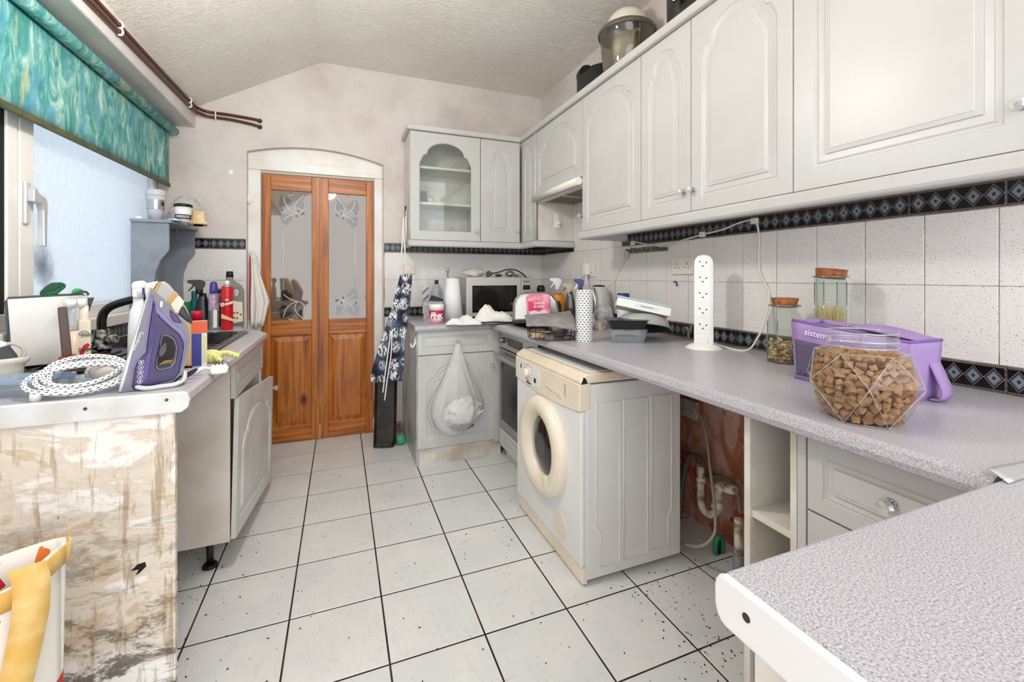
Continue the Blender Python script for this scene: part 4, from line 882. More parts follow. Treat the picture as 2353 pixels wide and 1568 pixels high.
b = B(); b.lathe([(17*q.k, 0), (17*q.k, .006), (12*q.k, .01)], 24, sx=.45); b.make('dial', mat('3a3a40', .3), q.e, (q.X(374), -.003, q.Z(806)), (PI/2, .3, 0))
q.poly('heel', mat('6d6f78', .4), [(338, 891), (404, 882), (420, 872), (420, 876), (405, 886), (340, 894)], .10, 0, .002)
q.lathe('button', GRY, 434, [(5, 790), (6, 776)], 12, 0); q.lathe('spray_tip', WPL, 371, [(4, 707), (3, 693)], 10, -.044)
q.text('Goodmans', 318, 781, 7.0, WPL, -.0438, 1.9, 1, .05)
for i, (x, y) in enumerate(((325, 829), (324, 840), (323.5, 851), (322.5, 861), (322, 872))):
    b = B(); b.tube([(math.cos(a)*4.6*q.k, 0, math.sin(a)*4.6*q.k) for a in [2*PI*j/14 for j in range(14)]], .5*q.k, 5, closed=True)
    b.make('care_ring', WPL, q.e, (q.X(x), -.0015, q.Z(y)))
    b = B(); b.prism([(-2*q.k, -1.5*q.k), (2*q.k, -2*q.k), (1.2*q.k, .6*q.k), (2*q.k, 2*q.k), (-1*q.k, 1.6*q.k)][:5-i % 2], 'y', -.0003, .0003); b.make('care_symbol', WPL, q.e, (q.X(x), -.0015, q.Z(y)))
tt = NT('braided_cord'); sp_ = tt.n('SeparateXYZ', Vector=tt.tc('UV'))
wv = tt.n('TexChecker', Scale=1.0, Vector=tt.n('CombineXYZ', X=tt.math('MULTIPLY', sp_.outputs[0], 5.0), Y=tt.math('ADD', tt.math('MULTIPLY', sp_.outputs[1], 320.0), tt.math('MULTIPLY', sp_.outputs[0], 4.0))).outputs[0])
br = tt.math('MULTIPLY', tt.math('GREATER_THAN', tt.math('FRACT', tt.math('ADD', tt.math('MULTIPLY', sp_.outputs[1], 230.0), tt.math('MULTIPLY', sp_.outputs[0], 3.0))), .62), tt.math('GREATER_THAN', tt.math('FRACT', tt.math('MULTIPLY', sp_.outputs[0], 6.0)), .55))
CORD = tt.fin(col=tt.mix(br, 'efefef', '1c1c22'), rough=.75)
def cord(pts, r, nm, parent, m, n=10):
    P = [Vector(p) for p in pts]; fr_ = []; u = None
    for i, p in enumerate(P):
        d = (P[min(i+1, len(P)-1)]-P[max(i-1, 0)]).normalized()
        if u is None: u, _ = basis(d)
        u = (u-d*u.dot(d)).normalized(); fr_.append((p, u.copy(), d.cross(u)))
    def fn(a, v):
        f = v*(len(P)-1); i = min(int(round(f)), len(P)-1); p, u_, w_ = fr_[i]; return p+(u_*math.cos(2*PI*a)+w_*math.sin(2*PI*a))*r
    b = B(); b.grid(fn, n, len(P)-1); return b.make(nm, m, parent)
cc = []
ic = Matrix.Rotation(-q.e.rotation_euler.z, 3, 'Z') @ (top(184, 912)-q.p)
for k in range(190):
    t = k/189; a = 2*PI*4.3*t-PI/2-.3; r1 = .094-.014*math.sin(t*9); r2 = .088+.012*math.sin(t*7+1)
    x = r1*math.cos(a)+.010*math.sin(t*11); y = r2*(math.sin(a)+1)+.012*math.sin(t*8)
    cc.append((ic.x+x, ic.y+y, .009+.004*(t*4.3)+y*.30))
tail = [cc[-1], (ic.x+.10, ic.y+.015, .02), (q.X(330), -.012, .008), (q.X(372), -.014, .007), (q.X(404), -.012, .008), (q.X(424), .01, .015), (q.X(428), .04, .03)]
cord(cc+[tuple(p) for p in bez(tail, 14)][1:], .0062, 'braided_cord', q.e, CORD)
# ---- tap
tp_ = E('kitchen_tap', 'black swan-neck mixer tap with flaking finish behind the sink', 'tap', (-.93, 2.2, ZT+.008)); p = top(234, 802, ZT+.01); tp_.location = (p.x, p.y, ZT+.009)
FB = mat('151515', .3, var='c9c5bc', vs=55, name='flaking_black_paint'); k = dep(p)/1000
b = B(); b.lathe([(.03, 0), (.03, .012), (.026, .02), (.026, .075), (.024, .085)], 20); b.make('tap_body', FB, tp_)
b = B(); b.tube(bez([(0, 0, .08), (0, 0, .13), (.012, .003, .165), (.045, .008, .19), (.12, .02, .215), (.20, .03, .232), (.23, .035, .21)]), .0165, 14); b.make('spout', mat('131313', .2), tp_)
for s_ in (-1, 1): b = B(); b.cyl((s_*.02, -.01, .04), (s_*.055, -.02, .045), .017, .019, n=14); b.make('lever', FB, tp_)
# ---- white box with dark ends on the drainer, and what lies on it
q = PX('bread_bin', 'tall white plastic bin with dark edges at the window', 'bin', 112, 834, ZT+.01)
q.poly('panel', mat('e2e1dd', .25, var='dad6cf', vs=3), [(32, 850), (28, 760), (22, 684), (170, 679), (204, 678), (206, 850)], .012, -.035, .003)
q.poly('edge', mat('3b434c', .4), [(16, 690), (22, 684), (33, 850), (27, 850)], .08, 0, .002); q.poly('back_panel', mat('44484e', .4), [(30, 850), (24, 700), (170, 690), (224, 687), (205, 735), (205, 850)], .012, .032, .002)
q.poly('lid', mat('3b3d40', .4), [(22, 684), (170, 679), (170, 676), (22, 681)], .085, 0, .001)
ZB = q.p.z+q.Z(679)
q2 = PX('sponge', 'dark green scouring sponge on top of the white bin', 'sponge', 122, 676, p=(q.p.x+.012, q.p.y, ZB))
q2.poly('sponge_pad', mat('1f6a3a', .9, bump=.6, bs=200), [(92, 676), (91, 668), (106, 654), (118, 647), (140, 646), (152, 650), (151, 658), (128, 677)], .07, 0, .008); q2.poly('scour_face', mat('2f4f44', .95, bump=.9, bs=260), [(92, 668), (107, 654), (118, 648), (141, 647), (150, 651), (126, 664), (100, 670)], .072, -.002, .004)
p = at(184, 678, 2, ZB) if False else Vector((q.p.x+.095, q.p.y-.04, ZB))
q2 = PX('pot_scourer', 'green plastic brush head next to the sponge on the bin', 'scourer', 190, 680, p=p)
q2.poly('head', mat('1f9a4a', .4), [(178, 680), (178, 670), (186, 664), (198, 664), (206, 670), (206, 678), (196, 682)], .03, 0, .004)
q2 = PX('serving_spoon', 'black slotted spoon handle sticking out over the bin', 'spoon', 205, 684, p=Vector((q.p.x+.10, q.p.y-.065, ZB)))
q2.poly('handle', mat('23272c', .35), [(184, 685), (200, 679), (220, 672), (234, 674), (240, 682), (236, 688), (224, 687), (214, 682), (196, 686)], .012, 0, .003); q2.poly('hanging_hole', mat('c5ccd2', .4), [(222, 680), (229, 678), (234, 682), (230, 685)], .0125, 0, .001)
# ---- bottles in front of bin
q = PX('cleaner_bottle', 'carpet cleaner bottle with red and cream label beside the tap', 'bottle', 193, 846)
q.lathe('bottle', mat('dcd3c0', .35), 193, [(16, 846), (17, 838), (17, 745), (14, 735), (11, 728), (11, 704)], sy=.7); q.lathe('cap', WPL, 187, [(11, 706), (11, 687)], 16)
b = B(); b.box(q.X(181), q.X(209), -.0175, -.010, q.Z(834), q.Z(737)); lb = b.make('label', col('e7dcc2'), q.e, bevel=.002)
for i, c_ in enumerate(('3a4a9a', 'e7dcc2', 'c23a3a', 'e7dcc2')):
    b = B(); b.tube([((q.X(193)+math.cos(a)*(9-2*i)*q.k), -.0178, q.Z(772)+math.sin(a)*(12-2.4*i)*q.k) for a in [PI*j/10+.4 for j in range(9)]], .8*q.k, 5); b.make('rainbow_arc', col(c_), lb)
q.poly('red_flash', col('c8202a'), [(183, 806), (192, 792), (202, 788), (207, 793), (196, 806), (184, 830)], .001, -.0181, parent=lb)
for tx, x, y, sz, c_ in (('Prima', 201, 770, 8, '2a6a4a'), ('Carpet', 197, 802, 8, '1a1a1a'), ('Kleen', 200, 818, 8, '1a1a1a')): q.text(tx, x, y, sz, col(c_), -.0185, -.12, .8, .2, lb)
q = PX('cleaner_bottle', 'clear bottle of pale orange liquid with white cap beside brown handle', 'bottle', 165, 850)
q.lathe('bottle', mat('d9c3ac', .35, name='pale_orange_liquid'), 165, [(18, 850), (19, 842), (19, 760)], sy=.75); q.lathe('upper', PLASTIC, 165, [(19, 760), (17, 742), (11, 730), (11, 706)], sy=.75); q.lathe('cap', WPL, 161, [(14, 706), (14, 688)], 16)
q = PX('scrubbing_brush', 'red based brush with a long brown handle leaning up', 'brush', 155, 862)
q.poly('head', mat('8f1c26', .3), [(134, 846), (132, 822), (138, 818), (172, 815), (178, 820), (175, 838), (150, 848)], .05, 0, .006); q.poly('foot', mat('7d1a2a', .3), [(100, 866), (108, 852), (130, 842), (166, 838), (164, 852), (130, 862)], .05, -.035, .005)
q.poly('handle', mat('5d4a44', .6), [(142, 820), (132, 706), (154, 704), (166, 816)], .02, .0, .004)
# white bowl, boxes, coil filling
q = PX('mixing_bowl', 'upturned white bowl behind the braided cord coil', 'bowl', 245, 860)
q.lathe('bowl', mat('ebe9e4', .3), 245, [(52, 860), (50, 850), (40, 832), (22, 820), (8, 817)], 28)
q = PX('plastic_bottle', 'pale beige plastic bottle lying beside the cord coil', 'bottle', 238, 872, rz=-YAW-.3)
b = B(); b.lathe([(.02, 0), (.026, .02), (.026, .07), (.012, .1), (.012, .115)], 18); b.xf(Matrix.Translation((0, -.02, .026)) @ Matrix.Rotation(PI/2, 4, 'Y')); b.make('bottle', mat('d6cdc2', .4), q.e)
def tub(name, label, px, py, w_, d_, h_, body, lidm, rz=0, lid_h=.008, z=ZT, lidover=.004, fill=None, nlid='lid'):
    q = PX(name, label, 'container', px, py, z, rz=-YAW+rz)
    b = B(); b.loops([[(x, y, 0) for x, y in rrect(w_*.86, d_*.86, .012)], [(x, y, h_) for x, y in rrect(w_, d_, .015)]], 0, False, True, False); b.make('tub', body, q.e, solid=.0012)
    if lidm: b = B(); b.loops([[(x, y, h_) for x, y in rrect(w_+lidover, d_+lidover, .015)], [(x, y, h_+lid_h) for x, y in rrect(w_+lidover, d_+lidover, .015)], [(x, y, h_+lid_h) for x, y in rrect(w_-.012, d_-.012, .012)], [(x, y, h_+lid_h*.55) for x, y in rrect(w_-.016, d_-.016, .012)]], 0, False); b.make(nlid, lidm, q.e)
    if fill: B().box(-w_*.3, w_*.3, -d_*.3, d_*.3, .002, h_*.55).make('contents', fill, q.e, bevel=.004)
    return q
tub('food_container', 'clear food box with pale blue lid at the left worktop edge', 52, 905, .125, .09, .035, PLASTIC, glassy('blue_lid', 'dce8f4', .08, .1, .4, 'c9dcf0'), .1, .012)
tub('food_container', 'clear food box with blue clip lid inside the cord coil', 130, 890, .08, .05, .03, PLASTIC, glassy('blue_clip_lid', 'c4d8f0', .08, .1, .45, 'a9c6ea'), -.1, .01)
tub('food_container', 'clear plastic tray behind the cord coil', 215, 886, .12, .05, .028, PLASTIC, None, 0)
q = PX('bottle_cap', 'small white screw cap on the front worktop edge', 'cap', 82, 922); q.lathe('cap', mat('e8e4da', .4), 82, [(15, 922), (16, 908), (14, 905)])
q = PX('wash_basin', 'old cream plastic basin at the far left of worktop', 'basin', 10, 892)
q.lathe('basin', mat('cfcabd', .5, var='a9a08c', vs=16), 5, [(46, 892), (52, 850), (58, 838), (66, 834), (68, 826), (64, 822), (58, 828), (50, 836)], 28, sy=.7, cap1=True)
PB_ = q.p+Vector((0, 0, q.Z(836)))
q2 = PX('camera_case', 'dark grey box with a grey strap loop inside the cream basin', 'case', 20, 838, p=PB_)
q2.poly('case', mat('34363a', .5), [(-14, 838), (-14, 804), (28, 794), (52, 824), (40, 838)], .06, 0, .004); q2.tube('strap', mat('b9b1a6', .6), [(48, 832), (62, 826), (66, 812), (58, 800), (40, 792), (24, 792)], 4, -.02)
q2.poly('white_cloth', mat('e4e2de', .8), [(-14, 806), (-14, 792), (10, 786), (30, 792), (26, 797)], .05, .0, .004)
q = PX('bristle_brush', 'dark bristled brush lying behind the blue lidded box', 'brush', 75, 872)
q.poly('back', mat('1c1917', .5), [(20, 872), (60, 868), (104, 860), (104, 868), (60, 876)], .04, 0, .003); q.poly('bristles', mat('4a3a26', .9, bump=.8, bs=300), [(62, 868), (64, 853), (96, 852), (100, 862)], .03, 0, .004)
q = PX('spray_cleaner', 'white spray bottle with a white and blue trigger behind purple iron', 'spray bottle', 318, 840)
q.lathe('bottle', mat('e9ebec', .35), 318, [(24, 840), (26, 832), (24, 750), (20, 715), (13, 700), (12, 682)], sy=.6)
q.lathe('neck', WPL, 318, [(13, 684), (14, 668), (15, 663)], 16); q.poly('spray_head', WPL, [(303, 664), (302, 654), (308, 647), (330, 645), (339, 652), (338, 660), (326, 664)], .035, 0, .005); q.poly('nozzle', WPL, [(304, 682), (304, 660), (318, 660), (318, 684)], .022, -.004, .003); q.poly('blue_cover', mat('2c2f8f', .3), [(326, 664), (339, 655), (338, 678), (328, 678)], .03, 0, .003)
# ---- tote bag on the floor, lower left
tb = PX('tote_bag', 'patterned shopping bag with yellow straps at the lower left', 'bag', 60, 1560, p=at(60, 1560, 1, 1.20))
tb.e.location.z = 0; tb.py = 635.5+1000*CAMZ/dep(tb.e.location); tb.p = Vector(tb.e.location)
tt = NT('tote_print'); vv_ = tt.n('TexVoronoi', {'distance': 'MANHATTAN'}, Scale=14.0, Vector=tt.map((1, .2, .8), (0, .5, 0)))
hs = tt.n('SeparateXYZ', Vector=vv_.outputs['Color']).outputs[0]
TOTE = tt.fin(col=tt.ramp(hs, [(0, 'efece4'), (.4, 'd0262e'), (.52, 'efece4'), (.66, 'e2761c'), (.78, '0f5a4c'), (.88, 'd9a24a')], 'CONSTANT'), rough=.6)
def tf(u, v):
    a = 2*PI*u; return ((.13+.02*math.sin(3*a)*v)*math.cos(a)+tb.X(-75), .075*math.sin(a), v*tb.Z(1290)+.012*math.sin(2*a+1)*v)
b = B(); b.grid(tf, 32, 10); b.make('bag_body', TOTE, tb.e, solid=.002)
YS = mat('dcb05c', .7, var='e8c98a', vs=20)
b = B(); b.grid(lambda u, v: ((.137+.02*math.sin(6*PI*u)+.001)*math.cos(2*PI*u)+tb.X(-75), .081*math.sin(2*PI*u), tb.Z(1335)+(tb.Z(1292)-tb.Z(1335))*v+.012*math.sin(4*PI*u+1)), 32, 2); b.make('hem_band', YS, tb.e, solid=.003)
st_ = [(60, 1255), (72, 1290), (70, 1350), (62, 1400), (44, 1480), (20, 1560), (-20, 1640)]
P = bez([(tb.X(x), -.094-.012*math.sin(i), tb.Z(y)) for i, (x, y) in enumerate(st_)], 6)
b = B(); b.grid(lambda u, v: (lambda p: (p.x+(u-.5)*.05, p.y, p.z))(P[min(int(round(v*(len(P)-1))), len(P)-1)]), 2, len(P)-1); b.make('strap', YS, tb.e, solid=.004)
# ================================================================ back worktop
q = PX('storage_basket', 'white basket with black dots holding cleaning things by the pink tub', 'basket', 995, 737)
tt = NT('dotted_basket'); ck = tt.n('TexChecker', Scale=150.0, Vector=tt.map((1, 1, 1), (0, .78, 0))); DOTB = tt.fin(col=tt.mix(ck.outputs[1], 'ecebe8', '26262a'), rough=.5)
b = B(); w_ = 24*q.k; b.loops([[(x, y, 0) for x, y in rrect(w_*1.7, w_*1.5, .01)], [(x, y, q.Z(692)) for x, y in rrect(w_*2, w_*1.8, .012)]], 0, False, True, False); b.make('basket_wall', DOTB, q.e, solid=.003)
BP = q.p
q2 = PX('cleaning_cloth', 'folded blue cloth on top of the dotted basket', 'cloth', 992, 694, p=BP+Vector((-.01, 0, q.Z(694)-.012)))
crumple(lambda u, v: (-.06+.11*u, -.05+.09*v, .02*math.sin(PI*u)*math.sin(PI*v)), 14, 10, .004, 2).make('cloth', mat('4a5f9e', .9), q2.e, solid=.006)
q2 = PX('scrub_pad', 'black rectangular pad leaning in the dotted basket', 'pad', 996, 690, p=BP+Vector((.0, .02, .05)))
q2.e.rotation_euler.x = -.25; B().box(-.055, .04, -.01, .01, 0, .125).make('pad', mat('141417', .6, bump=.4, bs=200), q2.e, bevel=.004, rot=(0, .35, 0))
q2 = PX('drinks_bottle', 'clear plastic bottle with a dark green cap behind the basket', 'bottle', 1003, 728, p=at(1003, 728, 1, 3.42)); q2.e.location.z = ZT; q2.py = 635.5+(CAMZ-ZT)/q2.k
q2.lathe('bottle', PLASTIC, 1003, [(13, 724), (13, 672), (9, 658), (4, 652)]); q2.lathe('cap', col('123f30'), 1003, [(4.5, 653), (4.5, 644)], 12)
q2 = PX('plastic_rack', 'grey striped plastic rack end leaning beside the dotted basket', 'rack', 978, 728, p=at(977, 728, 1, 3.44)); q2.e.location.z = ZT; q2.py = 635.5+(CAMZ-ZT)/q2.k
for i in range(7): q2.poly('slat', mat('5b5b60', .5) if i % 2 else mat('d4d4d4', .5), [(971, 664+i*9), (986, 650+i*9), (986, 654+i*9), (971, 668+i*9)], .01, 0, .001)
q = PX('cleaning_paste_tub', 'small pink and white tub of cleaning paste on the back worktop', 'tub', 1003, 742)
q.lathe('tub', col('f1a6bd'), 1003, [(14, 742), (15, 738), (17.2, 712)]); q.lathe('label', col('c71850'), 1003, [(14.8, 738), (17.5, 713)], cap0=False, cap1=False); q.lathe('lid', WPL, 1003, [(17.5, 712), (17.5, 701), (16, 699)])
q.text('THE', 996, 718, 4, WPL, -.064, 0, 1, .2); q.text('PINK', 1003, 725, 9, WPL, -.064, 0, .95, .5); q.text('STUFF', 1004, 733, 4.5, WPL, -.062, 0, 1, .2)
q = PX('paper_towel_roll', 'white paper towel roll on a chrome pole next to the microwave', 'paper towel', 1041, 735)
q.lathe('paper', mat('eceef0', .9), 1040, [(24, 735), (15, 640)], 28); q.lathe('pole', CHROME, 1029, [(2.2, 640), (2.2, 626), (4, 622), (3, 617)], 10)
# white cloths and tray
q = PX('tea_towel', 'crumpled white cloth at the front of back worktop', 'towel', 1066, 746)
def pile(w_, d_, h_, seed, amp=.006):
    rnd = random.Random(seed); ph = [rnd.uniform(0, 6) for _ in range(8)]
    def f(u, v):
        x = (u-.5)*w_; y = (v-.5)*d_; e = max(0, 1-(2*u-1)**4)*max(0, 1-(2*v-1)**4)
        z = h_*e*(.55+.45*math.sin(u*7+ph[0])*math.sin(v*5+ph[1]))+.012*e*abs(math.sin(u*19+v*11+ph[2]))
        return (x*(1+.1*math.sin(v*9+ph[3])), y*(1+.12*math.sin(u*8+ph[4])), max(z, 0)+.003)
    b = B(); b.grid(f, 28, 18); return b
pile(.22, .11, .05, 5).make('cloth', mat('e9e8e4', .95), q.e, solid=.003)
tr = PX('serving_tray', 'thin metal tray under the white tea towel pile', 'tray', 1135, 742)
B().lathe([(.10, 0), (.128, .006), (.132, .012), (.128, .012), (.10, .006)], 28, sx=1).make('tray', mat('8d8a86', .3, .8), tr.e)
q = PX('tea_towel', 'bunched white tea towel with grey squiggles on a metal tray', 'towel', 1135, 740, p=tr.p+Vector((0, 0, .013)))
tt = NT('squiggle_cloth'); SQ = tt.fin(col=tt.mix(tt.ramp(tt.noise(30, 3, dist=2), [(.49, 0.0), (.5, .7), (.51, 0.0)]), 'ebeae6', '4a4a4a'), rough=.95)
pile(.26, .17, .105, 9).make('cloth', SQ, q.e, solid=.003)
# microwave
MX0, MX1, MY = at(1072, 640, 1, 3.17).x, at(1221, 640, 1, 3.17).x, 3.17
mw = E('microwave_oven', 'silver microwave oven in the back corner of worktop', 'microwave', ((MX0+MX1)/2, MY, ZT)); W2 = (MX1-MX0)/2; MH = .315
SIL = mat('b4b3af', .35, .5, name='silver_paint')
B().box(-W2, W2, .016, .35, .012, MH).make('case', SIL, mw, bevel=.006)
B().box(-W2, W2-.085, 0, .016, .014, MH-.002).make('oven_door', mat('c9c8c4', .35, .3), mw, bevel=.006); B().box(-W2+.045, W2-.125, -.002, .003, .045, MH-.065).make('window', mat('0d0c0c', .06), mw, bevel=.001)
B().box(-W2+.06, W2-.14, -.0028, .0, .06, MH-.08).make('window_mesh', mat('1c1a19', .12), mw); B().box(W2-.083, W2, 0, .016, .014, MH-.002).make('control_panel', mat('c2c1bd', .35, .3), mw, bevel=.004)
B().box(W2-.072, W2-.012, -.002, .002, MH-.10, MH-.065).make('display', BLK, mw)
for i in range(4):
    for j in range(3): B().box(W2-.07+j*.021, W2-.054+j*.021, -.002, .001, .12+i*.02, .132+i*.02).make('button', mat('dad9d5', .4), mw)
text('Panasonic', .014, BLK, mw, (W2-.042, -.0015, MH-.035), bold=.0003)
for x in (-W2+.03, W2-.03):
    for y in (.04, .31): B().cyl((x, y, 0), (x, y, .013), .012, n=10).make('foot', BLK, mw)
ZM = ZT+MH
q = PX('cutlery_pack', 'clear plastic bag of white cutlery on the microwave', 'bag', 1090, 632, p=(at(1090, 632, 1, 3.27).x, 3.27, ZM))
crumple(lambda u, v: (.1*math.cos(2*PI*u)*math.sin(PI*(.08+.84*v)), .05*math.sin(2*PI*u)*math.sin(PI*(.08+.84*v)), .002+.065*v), 22, 8, .004, 8).make('bag_film', FILM, q.e)
B().box(-.075, .03, -.02, .02, .008, .03).make('cutlery', mat('e2ded6', .5), q.e, bevel=.004, rot=(0, .1, 0)); B().sph((.045, 0, .036), (.034, .03, .028)).make('grey_wrap', mat('8d8886', .6, var='c9c5c0', vs=60), q.e)
q = PX('mains_plug', 'black plug with its cable arching over the microwave', 'plug', 1124, 632, p=(at(1124, 632, 1, 3.2).x, 3.2, ZM))
q.poly('plug_body', BLK, [(1117, 633), (1117, 620), (1124, 617), (1131, 622), (1131, 628), (1122, 634)], .035, 0, .004)
q.tube('cable', BLK, [(1130, 624), (1146, 621), (1165, 615), (1185, 616), (1200, 624), (1210, 634, .05)], 1.6, n=8)
random.seed(12)
for i, (px, c_, l) in enumerate(((1146, '6b3a22', 'brown paper packet on the microwave'), (1172, 'a9a59c', 'crumpled foil ball on the microwave'), (1188, 'b3262c', 'red and white wrapper at the right of microwave top'))):
    q = PX(('paper_packet', 'foil_ball', 'sweet_wrapper')[i], l, ('packet', 'foil', 'wrapper')[i], px, 633, p=(at(px, 633, 1, 3.3).x, 3.3, ZM))
    crumple(lambda u, v: ((.04 if i else .028)*math.cos(2*PI*u)*math.sin(PI*(.06+.88*v)), .03*math.sin(2*PI*u)*math.sin(PI*(.06+.88*v)), .003+(.045 if i == 1 else .02)*v), 14, 7, .004, 20+i).make('wrapper', mat(c_, .4, .8 if i == 1 else 0, var='e8e4de' if i == 2 else None, vs=60), q.e)
# switches and sockets on the walls
def plate(name, label, p, w_, h_, axis, parts=()):
    e = E(name, label, 'socket', p, 0 if axis == 'y' else FR)
    B().box(-w_/2, w_/2, -.01, 0, -h_/2, h_/2).make('face_plate', mat('e8e0d6', .4), e, bevel=.003)
    for nm, x0, x1, z0, z1, m, t_ in parts: B().box(x0, x1, -.01-t_, -.009, z0, z1).make(nm, m, e)
    return e
plate('fused_switch', 'white fused switch plate behind the apron on the back wall', at(937, 618, 1, D-.007), .125, .085, 'y', (('rocker', -.012, .012, -.014, .014, WPL, .003), ('screw', -.045, -.039, -.003, .003, mat('6b6256', .5), .001), ('screw', .039, .045, -.003, .003, mat('6b6256', .5), .001)))
px_ = at(1570, 611, 0, XR-.007)
ho = []
for s_ in (-.036, .036): ho += [('pin_hole', s_-.002, s_+.002, .004, .014, BLK, .0008), ('pin_hole', s_-.016, s_-.009, -.012, -.008, BLK, .0008), ('pin_hole', s_+.009, s_+.016, -.012, -.008, BLK, .0008)]
plate('wall_socket', 'cream double wall socket left of the tower extension', px_, .15, .09, 'x', ho+[('rocker', -.014, -.002, .012, .032, WPL, .002), ('rocker', .002, .014, .012, .032, WPL, .002)])
px_ = at(1352, 618, 0, XR-.007)
e = plate('cooker_switch', 'white cooker control switch with red rocker above the kettle', px_, .18, .12, 'x', (('red_rocker', -.055, -.035, -.002, .03, col('a3181c'), .004), ('indicator', -.055, -.02, -.03, -.026, BLK, .001), ('indicator', .045, .06, -.03, -.026, BLK, .001)))
B().box(.0, .05, -.05, -.01, -.045, .04).make('plug_top', WPL, e, bevel=.006); b = B(); b.tube(bez([(.02, -.03, -.045), (.03, -.035, -.08), (.05, -.04, -.12)]), .005, 8); b.make('flex', WPL, e)
# ---- pens / thermometer on the cabinet side
q = PX('marker_pens', 'white marker pens clipped to the side of glazed cabinet', 'pen', 934, 545, p=(.468, 3.36, 1.53), rz=0)
b = B(); b.cyl((-.006, 0, 0), (-.006, 0, .17), .007, n=10); b.cyl((-.006, 0, .17), (-.006, 0, .22), .005, .002, n=10); b.make('pen', WPL, q.e); b = B(); b.cyl((-.006, .02, .01), (-.006, .03, .25), .0055, n=8); b.make('pen', BLK, q.e)
# ---- apron
ap = PX('apron', 'navy and white printed apron hanging by its straps from the cabinet', 'apron', 900, 875, p=at(900, 875, 1, 3.10))
tt = NT('printed_apron'); v1 = tt.n('TexVoronoi', Scale=11.5, Randomness=.35, Vector=tt.map((1.15, 0, .85))).outputs['Distance']
line = tt.ramp(tt.noise(62, 2, tt.map((1.8, 0, .7)), dist=1.2), [(.5, 0.0), (.53, 1.0)])
blb = tt.ramp(v1, [(.34, 1.0), (.5, 0.0)]); bg = tt.ramp(tt.noise(9, 3), [(.4, '10142a'), (.56, '3f4a66'), (.7, 'a9b0c0')])
APR = tt.fin(col=tt.mix(blb, bg, tt.mix(line, 'e8e8ea', '111118')), rough=.85)
AL = [(920, 632), (905, 690), (888, 745), (870, 800), (856, 845), (851, 876)]; AR = [(948, 630), (944, 690), (936, 745), (930, 800), (928, 845), (924, 876)]
def af(u, v):
    f = v*5; i = min(int(f), 4); f -= i
    xl = AL[i][0]*(1-f)+AL[i+1][0]*f; yl = AL[i][1]*(1-f)+AL[i+1][1]*f; xr = AR[i][0]*(1-f)+AR[i+1][0]*f; yr = AR[i][1]*(1-f)+AR[i+1][1]*f
    return (ap.X(xl+(xr-xl)*u), .014*math.sin(u*9+v*2)*(.4+v)+.0, (875-(yl+(yr-yl)*u))*ap.k)
b = B(); b.grid(af, 30, 24); b.make('apron_cloth', APR, ap.e, solid=.004)
for pts in ([(922, 634), (923, 580), (926, 530), (928, 500)], [(936, 630), (931, 580), (928, 530), (928, 500)]):
    b = B(); b.tube(bez([(ap.X(x), .0, (875-y)*ap.k) for x, y in pts]), .006, 6); b.make('neck_strap', mat('dcd9d2', .9), ap.e)
for pts in ([(898, 760), (893, 800), (886, 850), (880, 898)], [(900, 760), (899, 810), (890, 870), (884, 916)]):
    b = B(); b.tube(bez([(ap.X(x), -.035, (875-y)*ap.k) for x, y in pts]), .0045, 6); b.make('waist_tie', WPL, ap.e)
# ---- baking tray, ball
q = PX('baking_tray', 'black baking tray standing on end against the wall', 'baking tray', 884, 1030, 0)
q.e.rotation_euler = (-.12, 0, -YAW+.12)
b = B(); h_ = (1030-872)*q.k; w2 = 26*q.k; pts = [(-w2, .0), (w2*.7, .0), (w2, .03), (w2, h_), (-w2, h_)]
def ins(P, d): return [(x*(1-d/w2), z*(1-2*d/h_)+d) for x, z in P]
b.loops([[(x, .02, z) for x, z in ins(pts, .02)], [(x, 0, z) for x, z in pts], [(x, -.003, z) for x, z in ins(pts, .004)], [(x, .014, z) for x, z in ins(pts, .022)]], 0, False); b.make('tray_pan', mat('1a1512', .35, var='3a2a20', vs=9), q.e, bevel=.003)
b = B(); b.tube([(-.03, -.01, .012), (-.02, -.022, .02), (.02, -.022, .02), (.03, -.01, .012)], .004, 8); b.make('tray_lip', BLK, q.e)
p = top(921, 1022, 0); b = B(); b.sph((0, 0, .036), .036, 20, 14); b.make('ball', mat('2fa07a', .5, var='58b694', vs=30), None, (p.x, p.y, 0), label='small mint green ball on the floor beside the base cabinet', cat='ball')
# ---- bag hanging from drawer knob
hb = PX('carrier_bag', 'thin white plastic bag of rubbish hanging from the drawer knob', 'bag', 1050, 1000, p=at(1050, 1000, 1, 2.75), rz=0)
prof = [(0, 2), (.06, 36), (.14, 52), (.25, 61), (.36, 60), (.5, 46), (.64, 32), (.78, 20), (.9, 11), (1, 5)]
def hf(u, v):
    for (a, ra), (c_, rc) in zip(prof, prof[1:]):
        if a <= v <= c_+1e-9: r = ra+(rc-ra)*(v-a)/(c_-a)
    an = 2*PI*u; r *= 1+.07*math.sin(5*an+v*3)+.05*math.sin(11*an+2*v)+.04*math.sin(17*an-3*v)
    return ((r*math.cos(an)-2*(1-v)*3+3*v)*hb.k, .42*r*math.sin(an)*hb.k-.0, v*210*hb.k)
b = B(); b.grid(hf, 40, 24); b.make('bag_film', FILM, hb.e)
crumple(lambda u, v: (.125*math.cos(2*PI*u)*math.sin(PI*(.05+.9*v))+.04, .042*math.sin(2*PI*u)*math.sin(PI*(.05+.9*v)), .055+.19*v), 30, 18, .012, 31).make('paper_waste', mat('eeedea', .9), hb.e)
crumple(lambda u, v: (.08*math.cos(2*PI*u)*math.sin(PI*(.05+.9*v))+.03, .03*math.sin(2*PI*u)*math.sin(PI*(.05+.9*v)), .025+.05*v), 16, 8, .006, 33).make('dark_waste', mat('5a5a60', .6), hb.e)
